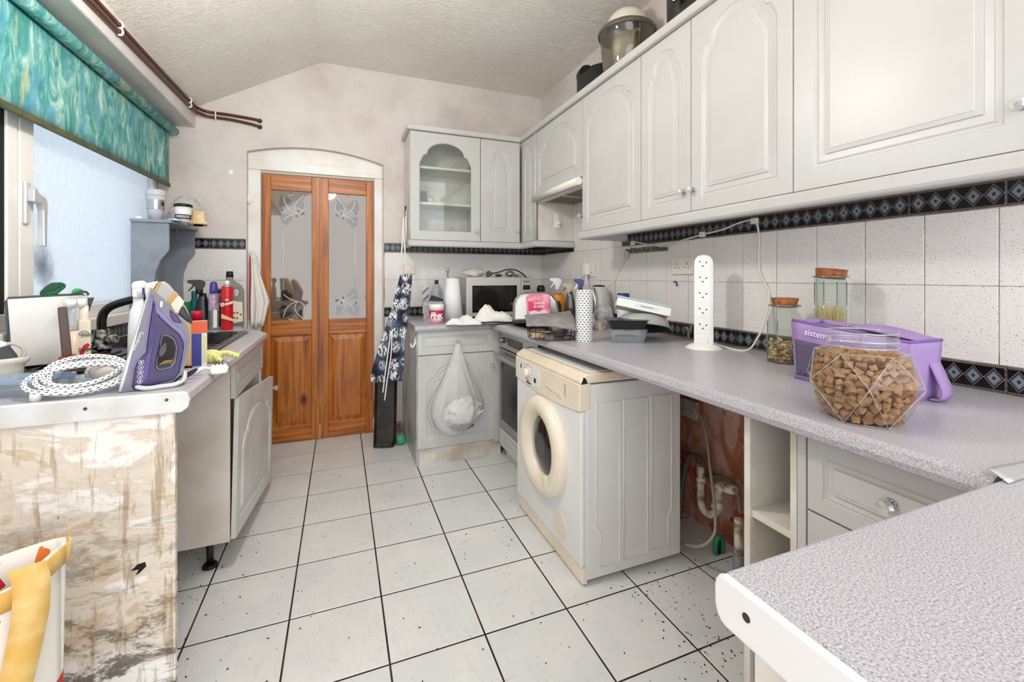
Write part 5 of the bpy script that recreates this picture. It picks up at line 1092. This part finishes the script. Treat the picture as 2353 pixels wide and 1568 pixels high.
# ================================================================ right worktop
ZH = ZT+.0165
q = PX('toaster', 'rounded stainless steel toaster standing on the hob', 'toaster', 1228, 744, ZT+.018)
q.poly('steel_shell', mat('b0aeaa', .28, .85), [(1177, 740), (1178, 700), (1183, 686), (1192, 677), (1206, 673), (1256, 672), (1270, 678), (1280, 692), (1284, 715), (1284, 738)], .17, .06, .02, seg=4)
q.poly('black_base', BLK, [(1178, 744), (1178, 736), (1284, 734), (1284, 742)], .165, .06, .004); q.poly('lever', BLK, [(1172, 702), (1172, 697), (1179, 697), (1179, 702)], .02, .04, .002)
q2 = PX('snack_packet', 'pink foil snack packet propped against the toaster', 'packet', 1230, 742, p=q.p+Vector((-.01, -.075, 0)))
PK = mat('e2567f', .25, var='efa9bb', vs=14)
q2.poly('packet', PK, [(1206, 738), (1203, 676), (1210, 673), (1253, 671), (1258, 674), (1260, 735)], .02, .01, .006); q2.poly('dark_panel', col('d21a5c', .3), [(1208, 710), (1207, 688), (1238, 686), (1238, 708)], .0215, .01, .001)
q2.poly('white_splash', col('f2d3dc'), [(1209, 722), (1212, 712), (1222, 708), (1232, 712), (1244, 707), (1254, 712), (1256, 722), (1240, 728), (1222, 727)], .0215, .01, .001)
for tx, y, sz in (('CHEESE', 692, 6), ('& HAM', 700, 6)): q2.text(tx, 1232, y, sz, col('f6e6d8'), -.0015, 0, .9, .2)
def stand(name, label, cat, px, py, y_or_x, ax, z=ZT, yo=0):
    p = at(px, py, ax, y_or_x); p.z = z; q = PX(name, label, cat, px, py, z, p=p, yo=yo); q.py = HORIZ+(CAMZ-z)/q.k; return q
q = stand('sauce_bottle', 'dark brown bottle top showing behind the toaster', 'bottle', 1243, 665, 1.55, 0); q.lathe('bottle', mat('2a1d18', .3), 1243, [(13, q.py), (13, 690), (9, 676)]); q.lathe('cap', mat('1a1312', .35), 1243, [(9, 677), (9.5, 662), (7, 656)])
q = stand('spray_cleaner', 'orange trigger spray bottle with white head behind toaster', 'spray bottle', 1283, 720, 1.52, 0)
q.lathe('bottle', mat('e58a1e', .3), 1284, [(15, q.py), (15, 700), (14, 682), (8, 672)], sy=.6); q.lathe('neck', PLASTIC, 1283, [(9, 676), (7, 665)]); q.trigger(1281, 664, 639, WPL, WPL, .8); q.poly('label', col('1b1713'), [(1276, 718), (1276, 694), (1284, 690), (1290, 700), (1290, 718)], .002, -.03)
q = stand('spray_cleaner', 'steel-coloured trigger spray bottle with beige head', 'spray bottle', 1310, 720, 1.5, 0)
q.lathe('bottle', mat('6f6a66', .25, .7), 1310, [(15, q.py), (14, 705), (8, 680), (6, 670)], sy=.7); q.trigger(1307, 672, 652, mat('cbb9a0', .4), BLK, .7)
q = stand('electric_kettle', 'pale grey kettle with a steel handle below the cooker switch', 'kettle', 1376, 720, 1.58, 0)
q.lathe('kettle_body', mat('c3c3bf', .35), 1376, [(30, q.py), (30, q.py-6), (26, 690), (20, 662), (17, 659)]); q.lathe('lid', BLK, 1376, [(16, 660), (13, 656), (4, 655)]); q.tube('handle', CHROME, [(1364, 663, -.06), (1366, 680, -.085), (1368, 700, -.09), (1366, 718, -.085)], 5)
q = stand('spray_cleaner', 'blue trigger spray head poking above the dotted roll', 'spray bottle', 1334, 730, 1.30, 0); q.lathe('bottle', mat('d8dde6', .3), 1336, [(14, q.py), (14, 690), (6, 668)], sy=.7); q.trigger(1334, 668, 641, col('22286e', .3), WPL, .7)
# dotted kitchen roll
q = PX('kitchen_roll', 'upright kitchen roll with dark paw-dot print on the right worktop', 'kitchen roll', 1343, 785)
tt = NT('paw_print_wrap'); sp_ = tt.n('SeparateXYZ', Vector=tt.tc('UV'))
fu = tt.math('MULTIPLY', sp_.outputs[0], 14.0); fv = tt.math('MULTIPLY', sp_.outputs[1], 22.0)
row = tt.math('MODULO', tt.math('FLOOR', fv), 2.0); cu = tt.math('SUBTRACT', tt.math('FRACT', tt.math('ADD', fu, tt.math('MULTIPLY', row, .5))), .5); cv = tt.math('SUBTRACT', tt.math('FRACT', fv), .5)
rr_ = tt.math('SQRT', tt.math('ADD', tt.math('MULTIPLY', cu, cu), tt.math('MULTIPLY', tt.math('MULTIPLY', cv, cv), .8)))
PAW = tt.fin(col=tt.ramp(rr_, [(0, 'e9e9e9'), (.1, 'e9e9e9'), (.13, '2e2e33'), (.27, '3a3a40'), (.32, 'ededec')]), rough=.6)
R_k = 19*q.k*q.c; b = B(); b.grid(lambda u, v: (R_k*math.cos(2*PI*u), R_k*math.sin(2*PI*u), .002+v*q.Z(668)), 32, 1); b.make('wrap', PAW, q.e)
q.lathe('roll_end', WPL, 1343, [(18.5, 785), (18.5, 669), (6, 669), (6, 690)], 28)
# wire basket, bowl, grey mat
q = PX('wire_basket', 'black wire basket under the grey mat at the worktop front', 'basket', 1272, 784, rz=-YAW)
cx, ry = q.k*60, q.k*62; WB = mat('221a16', .5)
def ring(z, s_): return [(cx*s_*math.cos(2*PI*i/28), ry*s_*math.sin(2*PI*i/28)+ry*.9, z) for i in range(28)]
hz = q.Z(735)*.75
for z, s_ in ((.003, .93), (hz*.5, .97), (hz, 1.0)): b = B(); b.tube(ring(z, s_), .0022, 6, closed=True); b.make('hoop', WB, q.e)
for i in range(16):
    a = 2*PI*i/16; b = B(); b.cyl((cx*.93*math.cos(a), ry*.93*math.sin(a)+ry*.9, .003), (cx*math.cos(a), ry*math.sin(a)+ry*.9, hz), .0018, n=6); b.make('upright_wire', WB, q.e)
q2 = PX('metal_bowl', 'stainless bowl sitting in the wire basket', 'bowl', 1300, 768, p=q.e.matrix_basis @ Vector((cx*.3, ry*.75, .006)))
q2.lathe('bowl', mat('b5b1ac', .22, .9), 1300, [(12, 768), (24, 750), (28, 736), (28, 734), (25, 738), (11, 764)], 24)
q2 = PX('biscuit_packet', 'cream biscuit packet lying in the wire basket', 'packet', 1232, 760, p=q.e.matrix_basis @ Vector((-cx*.52, ry*.9, .006))); B().box(-.035, .035, -.05, .05, 0, .035).make('packet', mat('d8c096', .5, var='8a5a3a', vs=40), q2.e, bevel=.006)
q2 = PX('drying_mat', 'grey fabric drying mat draped over the wire basket', 'mat', 1265, 735, p=q.e.matrix_basis @ Vector((0, ry*.9, hz+.004)), rz=-YAW)
def mf(u, v): return (-cx*1.05+1.95*cx*u, -ry*1.15+2.2*ry*v, .008+.05*u*v+.012*math.sin(3*u+2*v)-.05*max(0, .25-v)*(2.2*(.5+u)))
b = B(); b.grid(mf, 16, 12); b.make('mat_cloth', mat('7f7c7b', .95, bump=.7, bs=160, var='928f8e', vs=30), q2.e, solid=.006)
# clear bag with bottles, blue canister
q = stand('salt_canister', 'royal blue canister lid behind the stacked pan and box', 'canister', 1432, 700, 1.58, 0); q.lathe('canister', col('e0e2e8'), 1432, [(14, q.py), (14, 700)]); q.lathe('lid', col('26307e', .35), 1432, [(14.5, 702), (14.5, 676), (13, 674)])
q = PX('plastic_bag', 'clear plastic bag of empty jars beside the dotted roll', 'bag', 1392, 758, rz=-YAW)
crumple(blob(.058, .06, .12, (.0, .06, .02)), 26, 14, .007, 41).make('bag_film', FILM, q.e); b = B(); b.lathe([(.035, 0), (.035, .06), (.028, .07)], 20); b.make('empty_jar', PLASTIC, q.e, (-.03, .03, .075), (PI/2, 0, .3))
b = B(); b.lathe([(.03, 0), (.035, .005), (.03, .045), (.02, .05)], 16); b.make('paper_tub', mat('c9a592', .6, var='e4ddd4', vs=40), q.e, (-.045, .03, .02), (PI/2, 0, .5))
# stacked containers
q = tub('food_container', 'clear food container with a dark insert at the worktop middle', 1440, 785, .175, .13, .055, PLASTIC, None, -.12, fill=mat('6d6f76', .5))
b = B(); b.loops([[(x, y, .056) for x, y in rrect(.178, .133, .015)], [(x, y, .066) for x, y in rrect(.18, .135, .015)]], 0, False, False, False); b.make('rim', PLASTIC, q.e, solid=.002)
q2 = PX('black_tray', 'black plastic food tray nested on the clear container', 'tray', 1430, 757, p=q.p+Vector((-.012, -.012, .0665)), rz=-YAW-.1)
b = B(); b.loops([[(x, y, 0) for x, y in rrect(.15, .11, .012)], [(x, y, .042) for x, y in rrect(.185, .14, .014)], [(x, y, .045) for x, y in rrect(.2, .15, .014)]], 0, False, True, True); b.make('tray', mat('1a1a1c', .25), q2.e)
q = PX('frying_pan', 'grey coated round dish tipped upside down on the containers', 'pan', 1478, 750, p=(1.43, 1.82, .978)); q.e.rotation_euler = (-.27, .10, -YAW)
DR = .135; b = B(); b.lathe([(DR, .0), (DR+.004, .004), (DR-.012, .045), (DR-.03, .058), (.02, .06)], 36, cap0=False); b.make('dish', mat('a9aaa6', .3, name='grey_enamel'), q.e); b = B(); b.lathe([(DR-.002, .001), (DR-.018, .043), (DR-.036, .054), (.02, .055)], 36, cap0=False); b.make('dish_inside', mat('34362f', .4), q.e)
q2 = PX('storage_box', 'white box with a pale teal lid balanced on the grey dish', 'box', 1478, 720, p=(1.415, 1.81, 1.062)); q2.e.rotation_euler = (-.18, .2, -YAW-.2)
B().box(-.13, .13, -.08, .08, .0, .042).make('box', mat('e9e8e3', .4), q2.e, bevel=.003); B().box(-.134, .134, -.084, .084, .042, .05).make('lid', mat('a9c4c6', .4), q2.e, bevel=.002); B().box(-.04, .07, -.0815, -.08, .012, .03).make('label', mat('d3dfe2', .5), q2.e)
B().box(-.015, .045, -.0819, -.0815, .019, .0225).make('print_line', mat('6a7276', .5), q2.e)
# tower extension
q = PX('tower_extension', 'tall white tower extension lead with five rows of sockets', 'extension lead', 1616, 800)
q.lathe('base', WPL, 1617, [(44, 803), (44, 799), (34, 793), (20, 788)], 32)
tw_ = B(); prof_ = [(-20.5, 790), (20.5, 790), (20.5, 608), (19, 598), (14, 590), (6, 586.5), (-6, 586.5), (-14, 590), (-19, 598), (-20.5, 608)]
tower = q.poly('tower', WPL, [(1617+x*1.1, y) for x, y in prof_], .05, 0, .006, seg=3)
b = B(); b.prism([(q.X(1617+x*.78), q.Z(y)) for x, y in [(-20, 780), (20, 780), (20, 608), (14, 594), (6, 590), (-6, 590), (-14, 594), (-20, 608)]], 'y', -.027, -.024); fp = b.make('socket_strip', mat('f2f2ef', .3), q.e)
for i in range(5):
    y = 606+i*35.5
    for dx, dy, an in ((-7, -4, .7), (8, -2, -.7), (0, 6, -.7)): B().box(-.0042, .0042, -.0005, .0005, -.002, .002).make('pin_slot', BLK, fp, (q.X(1615+dx), -.0274, q.Z(y+dy)), (0, an, 0))
    B().box(q.X(1604), q.X(1626), -.0273, -.0268, q.Z(y+17.5), q.Z(y+17)).make('divider_line', mat('c9c9c5', .5), fp)
q.poly('switch', WPL, [(1610, 788), (1610, 775), (1618, 768), (1626, 775), (1626, 788)], .006, -.027, .002)
# cable along the wall with clips
WX_ = XR-.013
def wl(px, py, x=WX_): return at(px, py, 0, x)
cb = E('wall_cable', 'white cable clipped along tiles from kettle to tower extension', 'cable', wl(1735, 510)); o = cb.location.copy()
P = [top(1640, 789, ZT+.015), top(1665, 798, ZT+.006), top(1715, 806, ZT+.006), wl(1742, 775, 1.6), wl(1757, 735, 1.63), wl(1768, 680), wl(1760, 655), wl(1747, 630), wl(1743, 590), wl(1744, 545), wl(1735, 508), wl(1700, 512), wl(1660, 528), wl(1615, 539), wl(1570, 552), wl(1530, 566), wl(1490, 562), wl(1456, 558), wl(1444, 580), wl(1428, 612), wl(1412, 645), at(1398, 658, 0, 1.6), at(1390, 664, 0, 1.55)]
b = B(); b.tube([p-o for p in bez(P, 8)], .0042, 8); b.make('flex', mat('e2ddd3', .4), cb)
for px, py in ((1735, 508), (1615, 539), (1455, 559)): p = wl(px, py, XR-.009)-o; B().box(p.x-.012, p.x+.006, p.y-.016, p.y+.016, p.z-.013, p.z+.013).make('cable_clip', mat('e9e3d8', .4), cb, bevel=.004)
# metal hook rail
p0, p1 = wl(1446, 578, XR-.01), wl(1534, 569, XR-.01)
rl = E('hook_rail', 'old perforated metal hook rail on the tiles under pelmet', 'rail', (p0+p1)/2); L2 = (p0.y-p1.y)/2
B().box(-.004, .004, -L2, L2, -.016, .016).make('bar', mat('8d8474', .4, .6, var='5a5044', vs=40), rl, bevel=.003)
for i in range(8): b = B(); b.cyl((-.006, -L2*.85+i*L2*.243, 0), (-.0038, -L2*.85+i*L2*.243, 0), .0065, n=10); b.make('punched_hole', mat('3a332b', .5), rl)
b = B(); b.sph((-.01, L2+.02, -.02), (.006, .022, .03), 12, 8); b.make('cork_tag', mat('d3c2a0', .7), rl); b = B(); b.tube([(-.008, L2-.01, .0), (-.01, L2+.01, .01), (-.01, L2+.025, .004)], .004, 6); b.make('hook', DARK, rl)
p = wl(1554, 650, XR-.008); b = B(); b.tube(bez([(0, .02, .004), (-.004, .008, .006), (-.008, -.006, .004), (-.010, -.014, -.008), (-.008, -.010, -.018)]), .0035, 8); b.make('wall_hook', mat('3a3028', .5), None, p, label='small dark broken hook on tiles under the double socket', cat='hook')
p = wl(1583, 755, 1.64); b = B(); b.tube(bez([(0, .02, .02), (0, .0, .0), (0, -.01, .006), (0, -.016, .03)]), .007, 8); b.tube([(0, .0, .0), (0, .004, -.02), (0, .0, -.038)], .007, 8); b.make('twig_ornament', mat('8f8272', .5), None, Vector((p.x, p.y, ZT+.042)), label='grey twig-like ornament left of the tower extension', cat='ornament')
# ---- glass jars
CORK = mat('a8683c', .9, var='7a4526', vs=60, bump=.6, bs=150, name='cork')
JAR = glassy('green_tint_glass', 'eef3f0', .06, .02, .03, 'c9d4ce')

def jar_edges(q, cx, rbot, ybot, rtop, ytop, rim, yrim):
    b = B()
    for i in range(8):
        a = 2*PI*i/8+.39; c_, s_ = math.cos(a)*q.k*q.c, math.sin(a)*q.k*q.c
        b.cyl((q.X(cx)+rbot*c_, rbot*s_, q.Z(ybot)), (q.X(cx)+rtop*c_, rtop*s_, q.Z(ytop)), .0013, n=5)
    b.tube([(q.X(cx)+rim*q.k*q.c*math.cos(2*PI*i/28), rim*q.k*q.c*math.sin(2*PI*i/28), q.Z(yrim)) for i in range(28)], .003, 8, closed=True)
    b.make('edge_outlines', glassy('green_edge_glass', 'aebdb4', .2, .03, .3, '8fa398'), q.e, kind='stuff')  # tinted tubes added to draw the darker outlines of the glass
    q.lathe('thick_base', glassy('green_base_glass', '9fb0a6', .15, .03, .5, '5f7266'), cx, [(rbot*.97, ybot), (rbot*.97, ybot-5)], 8, ph=.39)
q = PX('storage_jar', 'octagonal glass jar of mixed pasta with a cork stopper', 'jar', 1803, 832)
q.lathe('glass', JAR, 1803, [(36, 836), (43, 830), (44, 800), (44, 745), (42, 728), (32, 712), (30, 708), (37, 704), (37, 700), (32, 699)], 8, cap1=False, sm=False, ph=.39); q.lathe('cork', CORK, 1803, [(27, 706), (28, 700), (33, 687), (32, 685)], 20)
jar_edges(q, 1803, 43.5, 831, 43.5, 740, 37, 702); random.seed(21); b = B()
for i in range(420):
    a = random.uniform(0, 2*PI); r = 38*q.k*q.c*math.sqrt(random.random()); z = random.uniform(.004, q.Z(786+6*math.sin(a*2)))
    s_ = random.uniform(.003, .0065); n0 = len(b.v); b.box(-s_, s_, -s_*.5, s_*.5, -s_*.5, s_*.5, random.choice((0, 0, 0, 1, 2)))
    b.xf(Matrix.Translation((r*math.cos(a), r*math.sin(a), z)) @ Matrix.Rotation(random.uniform(0, 3), 4, 'Z') @ Matrix.Rotation(random.uniform(0, 3), 4, 'X'), n0)
b.make('dry_pasta', [mat('dcc48c', .6), mat('cf8f3c', .6), mat('8d7448', .6)], q.e, kind='stuff')
q = stand('storage_jar', 'tall glass jar of spaghetti with a tilted cork stopper', 'jar', 1908, 800, 1.56, 0)
q.lathe('glass', JAR, 1908, [(36, q.py), (40, q.py-5), (40, 650), (39, 642), (41, 638), (41, 634), (38, 633)], 8, cap1=False, sm=False, ph=.39)
b = B(); b.lathe([(34*q.k*q.c, 0), (36*q.k*q.c, .012), (38*q.k*q.c, .032)], 20); b.make('cork', CORK, q.e, (0, 0, q.Z(640)), (.06, .1, 0))
jar_edges(q, 1908, 40, q.py-4, 40, 648, 41, 636); random.seed(5); b = B()
for i in range(120):
    a = random.uniform(0, 2*PI); r = 34*q.k*q.c*math.sqrt(random.random()); a2 = a+random.uniform(-.4, .4); r2 = 34*q.k*q.c*math.sqrt(random.random())
    b.cyl((r*math.cos(a), r*math.sin(a), .004), (r2*math.cos(a2), r2*math.sin(a2), q.Z(random.uniform(700, 730))), .001, n=4)
b.make('spaghetti', mat('dbbf78', .5), q.e, kind='stuff')
# ---- lilac cooler bag
A, Bp = top(1822, 868), top(2088, 930); ax = (Bp-A); ax.z = 0; LN = ax.length; rz = math.atan2(ax.y, ax.x)
cb = E('cooler_bag', 'lilac insulated lunch bag standing open behind the biscuit jar', 'bag', (A+Bp)/2, rz); LIC = mat('a98cc4', .7, var='9d80b8', vs=10, bump=.2, bs=120, name='lilac_nylon'); LID = mat('7d62a0', .7, name='dark_lilac_trim')
hw, dpt = LN/2, .13; hL, hR = .182, .155
def bx(u, v, w_): # u along, v depth, w height
    h_ = hL+(hR-hL)*u; return ((u-.5)*LN*(.95+.06*w_), v*dpt+.012*math.sin(PI*u)*(-1 if v == 0 else 1)*math.sin(PI*w_)*.6, w_*h_)
def boxgrid(fn, nm, m, n1, n2, solid=.004): b = B(); b.grid(fn, n1, n2); return b.make(nm, m, cb, solid=solid)
boxgrid(lambda u, w_: bx(u, 0, w_), 'front_wall', LIC, 12, 8); boxgrid(lambda u, w_: bx(u, 1, w_), 'back_wall', LIC, 12, 8); boxgrid(lambda v, w_: bx(0, v, w_), 'side_wall', LIC, 6, 8); boxgrid(lambda v, w_: bx(1, v, w_), 'side_wall', LIC, 6, 8); boxgrid(lambda u, v: bx(u, v, 0), 'bottom', LIC, 8, 4)
LINER = mat('b9bcc0', .25, .7, bump=.5, bs=40, name='silver_liner')
boxgrid(lambda u, v: Vector(bx(u, .06+.88*v, .93))+Vector((0, 0, -.035*math.sin(PI*u)*math.sin(PI*v))), 'foil_lining', LINER, 14, 8)
boxgrid(lambda u, v: Vector(bx(.42+.58*u, .35+.62*v, 1))+Vector((0, .01, .004+.014*math.sin(PI*u)*math.sin(PI*v*.9)-.006*u)), 'lid_flap', LIC, 12, 8)
b = B(); b.tube([Vector(bx(k_/10, 0, 1.0)) for k_ in range(11)]+[Vector(bx(1, k_/4, 1.0)) for k_ in range(1, 5)], .0042, 8); b.make('zip', LID, cb)
b = B(); b.tube([Vector(bx(k_/10, 0, .02))+Vector((0, -.002, 0)) for k_ in range(11)], .003, 6); b.make('piping', LID, cb)
boxgrid(lambda u, w_: Vector(bx(.03+.34*u, 0, .08+.60*w_))+Vector((0, -.0045, 0)), 'mesh_pocket', mat('5a5068', .85, bump=.8, bs=900, var='6d6180', vs=300), 10, 8, .001)
boxgrid(lambda u, w_: Vector(bx(.80+.03*u, 0, .2+.62*w_))+Vector((0, -.0045, 0)), 'side_trim', LID, 3, 8, .001)
SP_ = bez([(hw*.99, dpt*.8, .10), (hw*1.02+.008, dpt*.8, .07), (hw*1.02+.022, dpt*.8, .03), (hw*1.02+.016, dpt*.8, .008), (hw*1.0, dpt*.8, .005)]); b = B(); b.grid(lambda u, v: SP_[min(int(round(v*(len(SP_)-1))), len(SP_)-1)]+Vector((0, (u-.5)*.045, 0)), 2, len(SP_)-1); b.make('strap', LIC, cb, solid=.004)
tp2 = Vector(bx(.28, 0, .84)); text('sistema', .027, mat('e6dcf2', .5), cb, (tp2.x, tp2.y-.008, tp2.z), (PI/2, .10, 0), bold=.0003)
# ---- faceted jar of pet biscuits
q = PX('biscuit_jar', 'open faceted clear jar filled with brown pet biscuits', 'jar', 1978, 962, rz=-YAW-.55)
jr = B(); Rw, Rb, Rt, zw, zt = .112, .075, .086, .088, .152
def rg(r, z, ph, n=6): return [(r*math.cos(2*PI*i/n+ph), r*math.sin(2*PI*i/n+ph), z) for i in range(n)]
ring0, ring1, ring2 = rg(Rb, .002, 0), rg(Rw, zw, PI/6), rg(Rt, zt, 0)
n0 = len(jr.v); jr.v += ring0+ring1+ring2
for i in range(6):
    j = (i+1) % 6; a0, a1, b0, b1, c0, c1 = i, j, 6+i, 6+j, 12+i, 12+j
    jr.face((a0, a1, b0)); jr.face((a1, b1, b0)); jr.face((c0, b0, c1)); jr.face((c1, b0, b1))
jr.face(tuple(range(5, -1, -1))); jr.make('glass_body', GLASS, q.e, bevel=.002)
nk = B(); nk.lathe([(.084, .152), (.066, .158), (.064, .164), (.067, .168), (.064, .173), (.067, .178), (.064, .183), (.066, .19), (.064, .196)], 32, cap0=False, cap1=False); nk.make('threaded_neck', GLASS, q.e)
bs_ = B(); bs_.loops([[(x, y, -.0055) for x, y in rrect(.022, .014, .003, 2)], [(x, y, .0055) for x, y in rrect(.022, .014, .003, 2)]], 0, False)
for s_ in (-.0035, .0035): bs_.box(-.0105, .0105, s_-.0012, s_+.0012, -.0065, .0065)
BME = bs_.mesh('pet_biscuit', mat('b1835a', .85, var='8d6240', vs=60, bump=.5, bs=200, name='biscuit_brown'))
ed = B()
for i in range(6):
    j = (i+1) % 6
    for p_, q_ in ((ring0[i], ring0[j]), (ring0[i], ring1[i]), (ring0[j], ring1[i]), (ring2[i], ring1[i]), (ring2[j], ring1[i]), (ring2[i], ring2[j])): ed.cyl(p_, q_, .0008, n=5)
for zr, rr in ((.165, .066), (.178, .066), (.196, .065)): ed.tube([(rr*math.cos(2*PI*i/32), rr*math.sin(2*PI*i/32), zr) for i in range(32)], .0016, 6, closed=True)
ed.make('edge_highlights', CRYS, q.e, kind='stuff')  # thin tubes added as highlights along the facet edges and neck
random.seed(9); cnt = 0; M0 = q.e.matrix_basis.copy(); rest = B(); cand = []
def jrad(z): return (Rb+(Rw-Rb)*z/zw if z < zw else Rw+(Rt-Rw)*(z-zw)/(zt-zw))*.885-.011
z = .014
while z < .146:
    r = jrad(z); lay = 0
    while r > -.001:
        n = max(1, int(2*PI*r/.0195)); ph = random.random()*6
        cand += [(lay+(0 if z > .125 else 1.5*(lay > 0)), r*math.cos(2*PI*i/n+ph), r*math.sin(2*PI*i/n+ph), z+random.uniform(-.003, .003)) for i in range(n)]
        r -= .0165; lay += 1
    z += .0128
cand.sort(key=lambda c_: c_[0])
for k_, (l_, x, y, z) in enumerate(cand):
    R_ = (random.uniform(-.9, .9), random.uniform(-.9, .9), random.uniform(0, 6)); s_ = random.uniform(.8, 1.15)
    if k_ < 298:
        o = bpy.data.objects.new('pet_biscuit', BME); COL.objects.link(o); o.location = M0 @ Vector((x, y, z)); o.rotation_euler = R_; o.scale = (s_,)*3
        tag(o, 'brown ridged pet biscuit inside the open faceted jar', 'biscuit', 'pet biscuits in the faceted jar')
    else:
        n0 = len(rest.v); rest.box(-.011, .011, -.007, .007, -.0055, .0055); rest.xf(Matrix.Translation((x, y, z)) @ Matrix.Rotation(R_[2], 4, 'Z') @ Matrix.Rotation(R_[0], 4, 'X') @ Matrix.Rotation(R_[1], 4, 'Y'), n0)
if rest.v: rest.make('pet_biscuit_fill', BME.materials[0], None, q.e.location, q.e.rotation_euler, label='inner mass of brown pet biscuits filling the faceted jar', cat='biscuits', kind='stuff')
# ================================================================ on top of and inside the wall cabinets
ZC = UZ1+.045
def ontop(name, label, cat, px, x, yo=0, z=ZC):
    p = at(px, 100, 0, x); p.z = z; q = PX(name, label, cat, px, 0, z, p=p, yo=yo); q.py = HORIZ-(z-CAMZ)/q.k; return q
q = ontop('halogen_oven', 'clear glass halogen oven with cream domed lid above the cabinets', 'halogen oven', 1440, 1.535)
CR = mat('e2d8c6', .4, name='aged_cream_plastic'); SMK = glassy('smoked_bowl_glass', 'c9c4b8', .1, .04, .14, 'a39a8a')
q.lathe('stand', CR, 1440, [(50, q.py), (54, q.py-6), (52, q.py-12)], 28); q.lathe('glass_bowl', SMK, 1440, [(46, q.py-14), (56, 160), (60, 110), (62, 86), (66, 82)], 32, cap1=False); q.lathe('rim', mat('5b564c', .4), 1440, [(66, 84), (68, 78), (64, 72), (50, 68)], 32)
lid = q.lathe('lid', CR, 1440, [(48, 72), (46, 60), (42, 44), (30, 32), (16, 27), (4, 26)], 32); q.lathe('vent_ring', BLK, 1440, [(47.5, 70), (47, 62)], 32, cap0=False, cap1=False)
for i in range(26):
    a = 2*PI*i/26; b = B(); b.box(-.0022, .0022, -.003, .003, 0, 8*q.k); b.make('vent_fin', CR, lid, (47.5*q.k*q.c*math.cos(a), 47.5*q.k*q.c*math.sin(a), q.Z(70)), (0, 0, a+PI/2))
for s_ in (-1, 1): q.tube('lid_handle', CR, [(1440+s_*6, 27), (1440+s_*30, 36), (1440+s_*44, 56), (1440+s_*40, 58)], 3, -.01)
q.lathe('inner_jug', mat('e4dccb', .4), 1436, [(20, q.py-16), (24, 150), (30, 105), (28, 84)], 20); q.tube('jug_handle', CR, [(1470, 84, -.06), (1458, 88, -.07), (1455, 112, -.07), (1456, 132, -.06)], 4)
q.tube('cable', mat('b08850', .4), [(1488, 58, .06), (1505, 50, .06), (1518, 46, .06), (1530, 60, .06), (1528, 90, .06)], 2)
q = ontop('kitchen_appliance', 'black plastic kitchen appliance on the cabinets beside halogen oven', 'appliance', 1355, 1.50)
q.poly('body', mat('17130f', .4), [(1326, q.py), (1326, 190), (1334, 180), (1362, 160), (1384, 156), (1392, q.py)], .14, .0, .01); b = B(); b.lathe([(20*q.k*q.c, -.03), (20*q.k*q.c, .03)], 24); b.make('round_lid', mat('1d1812', .35), q.e, (q.X(1346), .03, q.Z(168)), (PI/2, 0, .4))
q = ontop('air_fryer', 'black appliance with white button icons above the nearer cabinets', 'appliance', 1580, 1.50)
q.lathe('body', mat('191714', .35), 1580, [(44, q.py), (48, q.py-20), (50, -40), (40, -80)], 28); q.poly('control_strip', mat('0d0c0b', .2), [(1548, 32), (1548, 12), (1600, -18), (1600, 10)], .012, -.115, .002)
for x, y in ((1550, 27), (1577, 3)): q.lathe('button_icon', WPL, x, [(3, y+4), (3, y-4)], 12, -.123, .2)
q.poly('screen_icon', WPL, [(1558, 22), (1558, 11), (1568, 5), (1568, 16)], .002, -.1215)
zsh = UZ0+.27+.018
for px, r_, h_, c_, l, nm in ((973, .026, .085, '4a1a2c', 'dark maroon tin on the lower glazed cabinet shelf', 'food_tin'), (989, .022, .05, 'd6c9a8', 'small pale jar beside the maroon tin in glazed cabinet', 'spice_jar')):
    p = at(px, 460, 1, 3.36); e = E(nm, l, 'tin' if r_ > .025 else 'jar', (p.x, 3.36, zsh))
    B().lathe([(r_, 0), (r_, h_)], 20).make('body', mat(c_, .35), e); B().lathe([(r_*1.02, h_), (r_*1.02, h_+.008), (r_*.8, h_+.009)], 20).make('lid', mat('3a2026' if r_ > .025 else '5a9ab4', .35), e)
# adhesive hook on the hood side panel
p = at(1279, 508, 1, SEAM[0]); e = E('adhesive_hook', 'white adhesive hook on the corner cabinet side below the hood', 'hook', (p.x, SEAM[0]-.001, p.z))
b = B(); b.prism([(-.018, -.055), (.02, -.055), (.025, -.04), (.02, .05), (.012, .058), (-.012, .058), (-.018, .05), (-.025, -.04)], 'y', -.008, 0); b.make('back_plate', WPL, e, bevel=.003); B().box(-.006, .022, -.028, -.008, -.03, .0).make('hook_arm', WPL, e, bevel=.005)
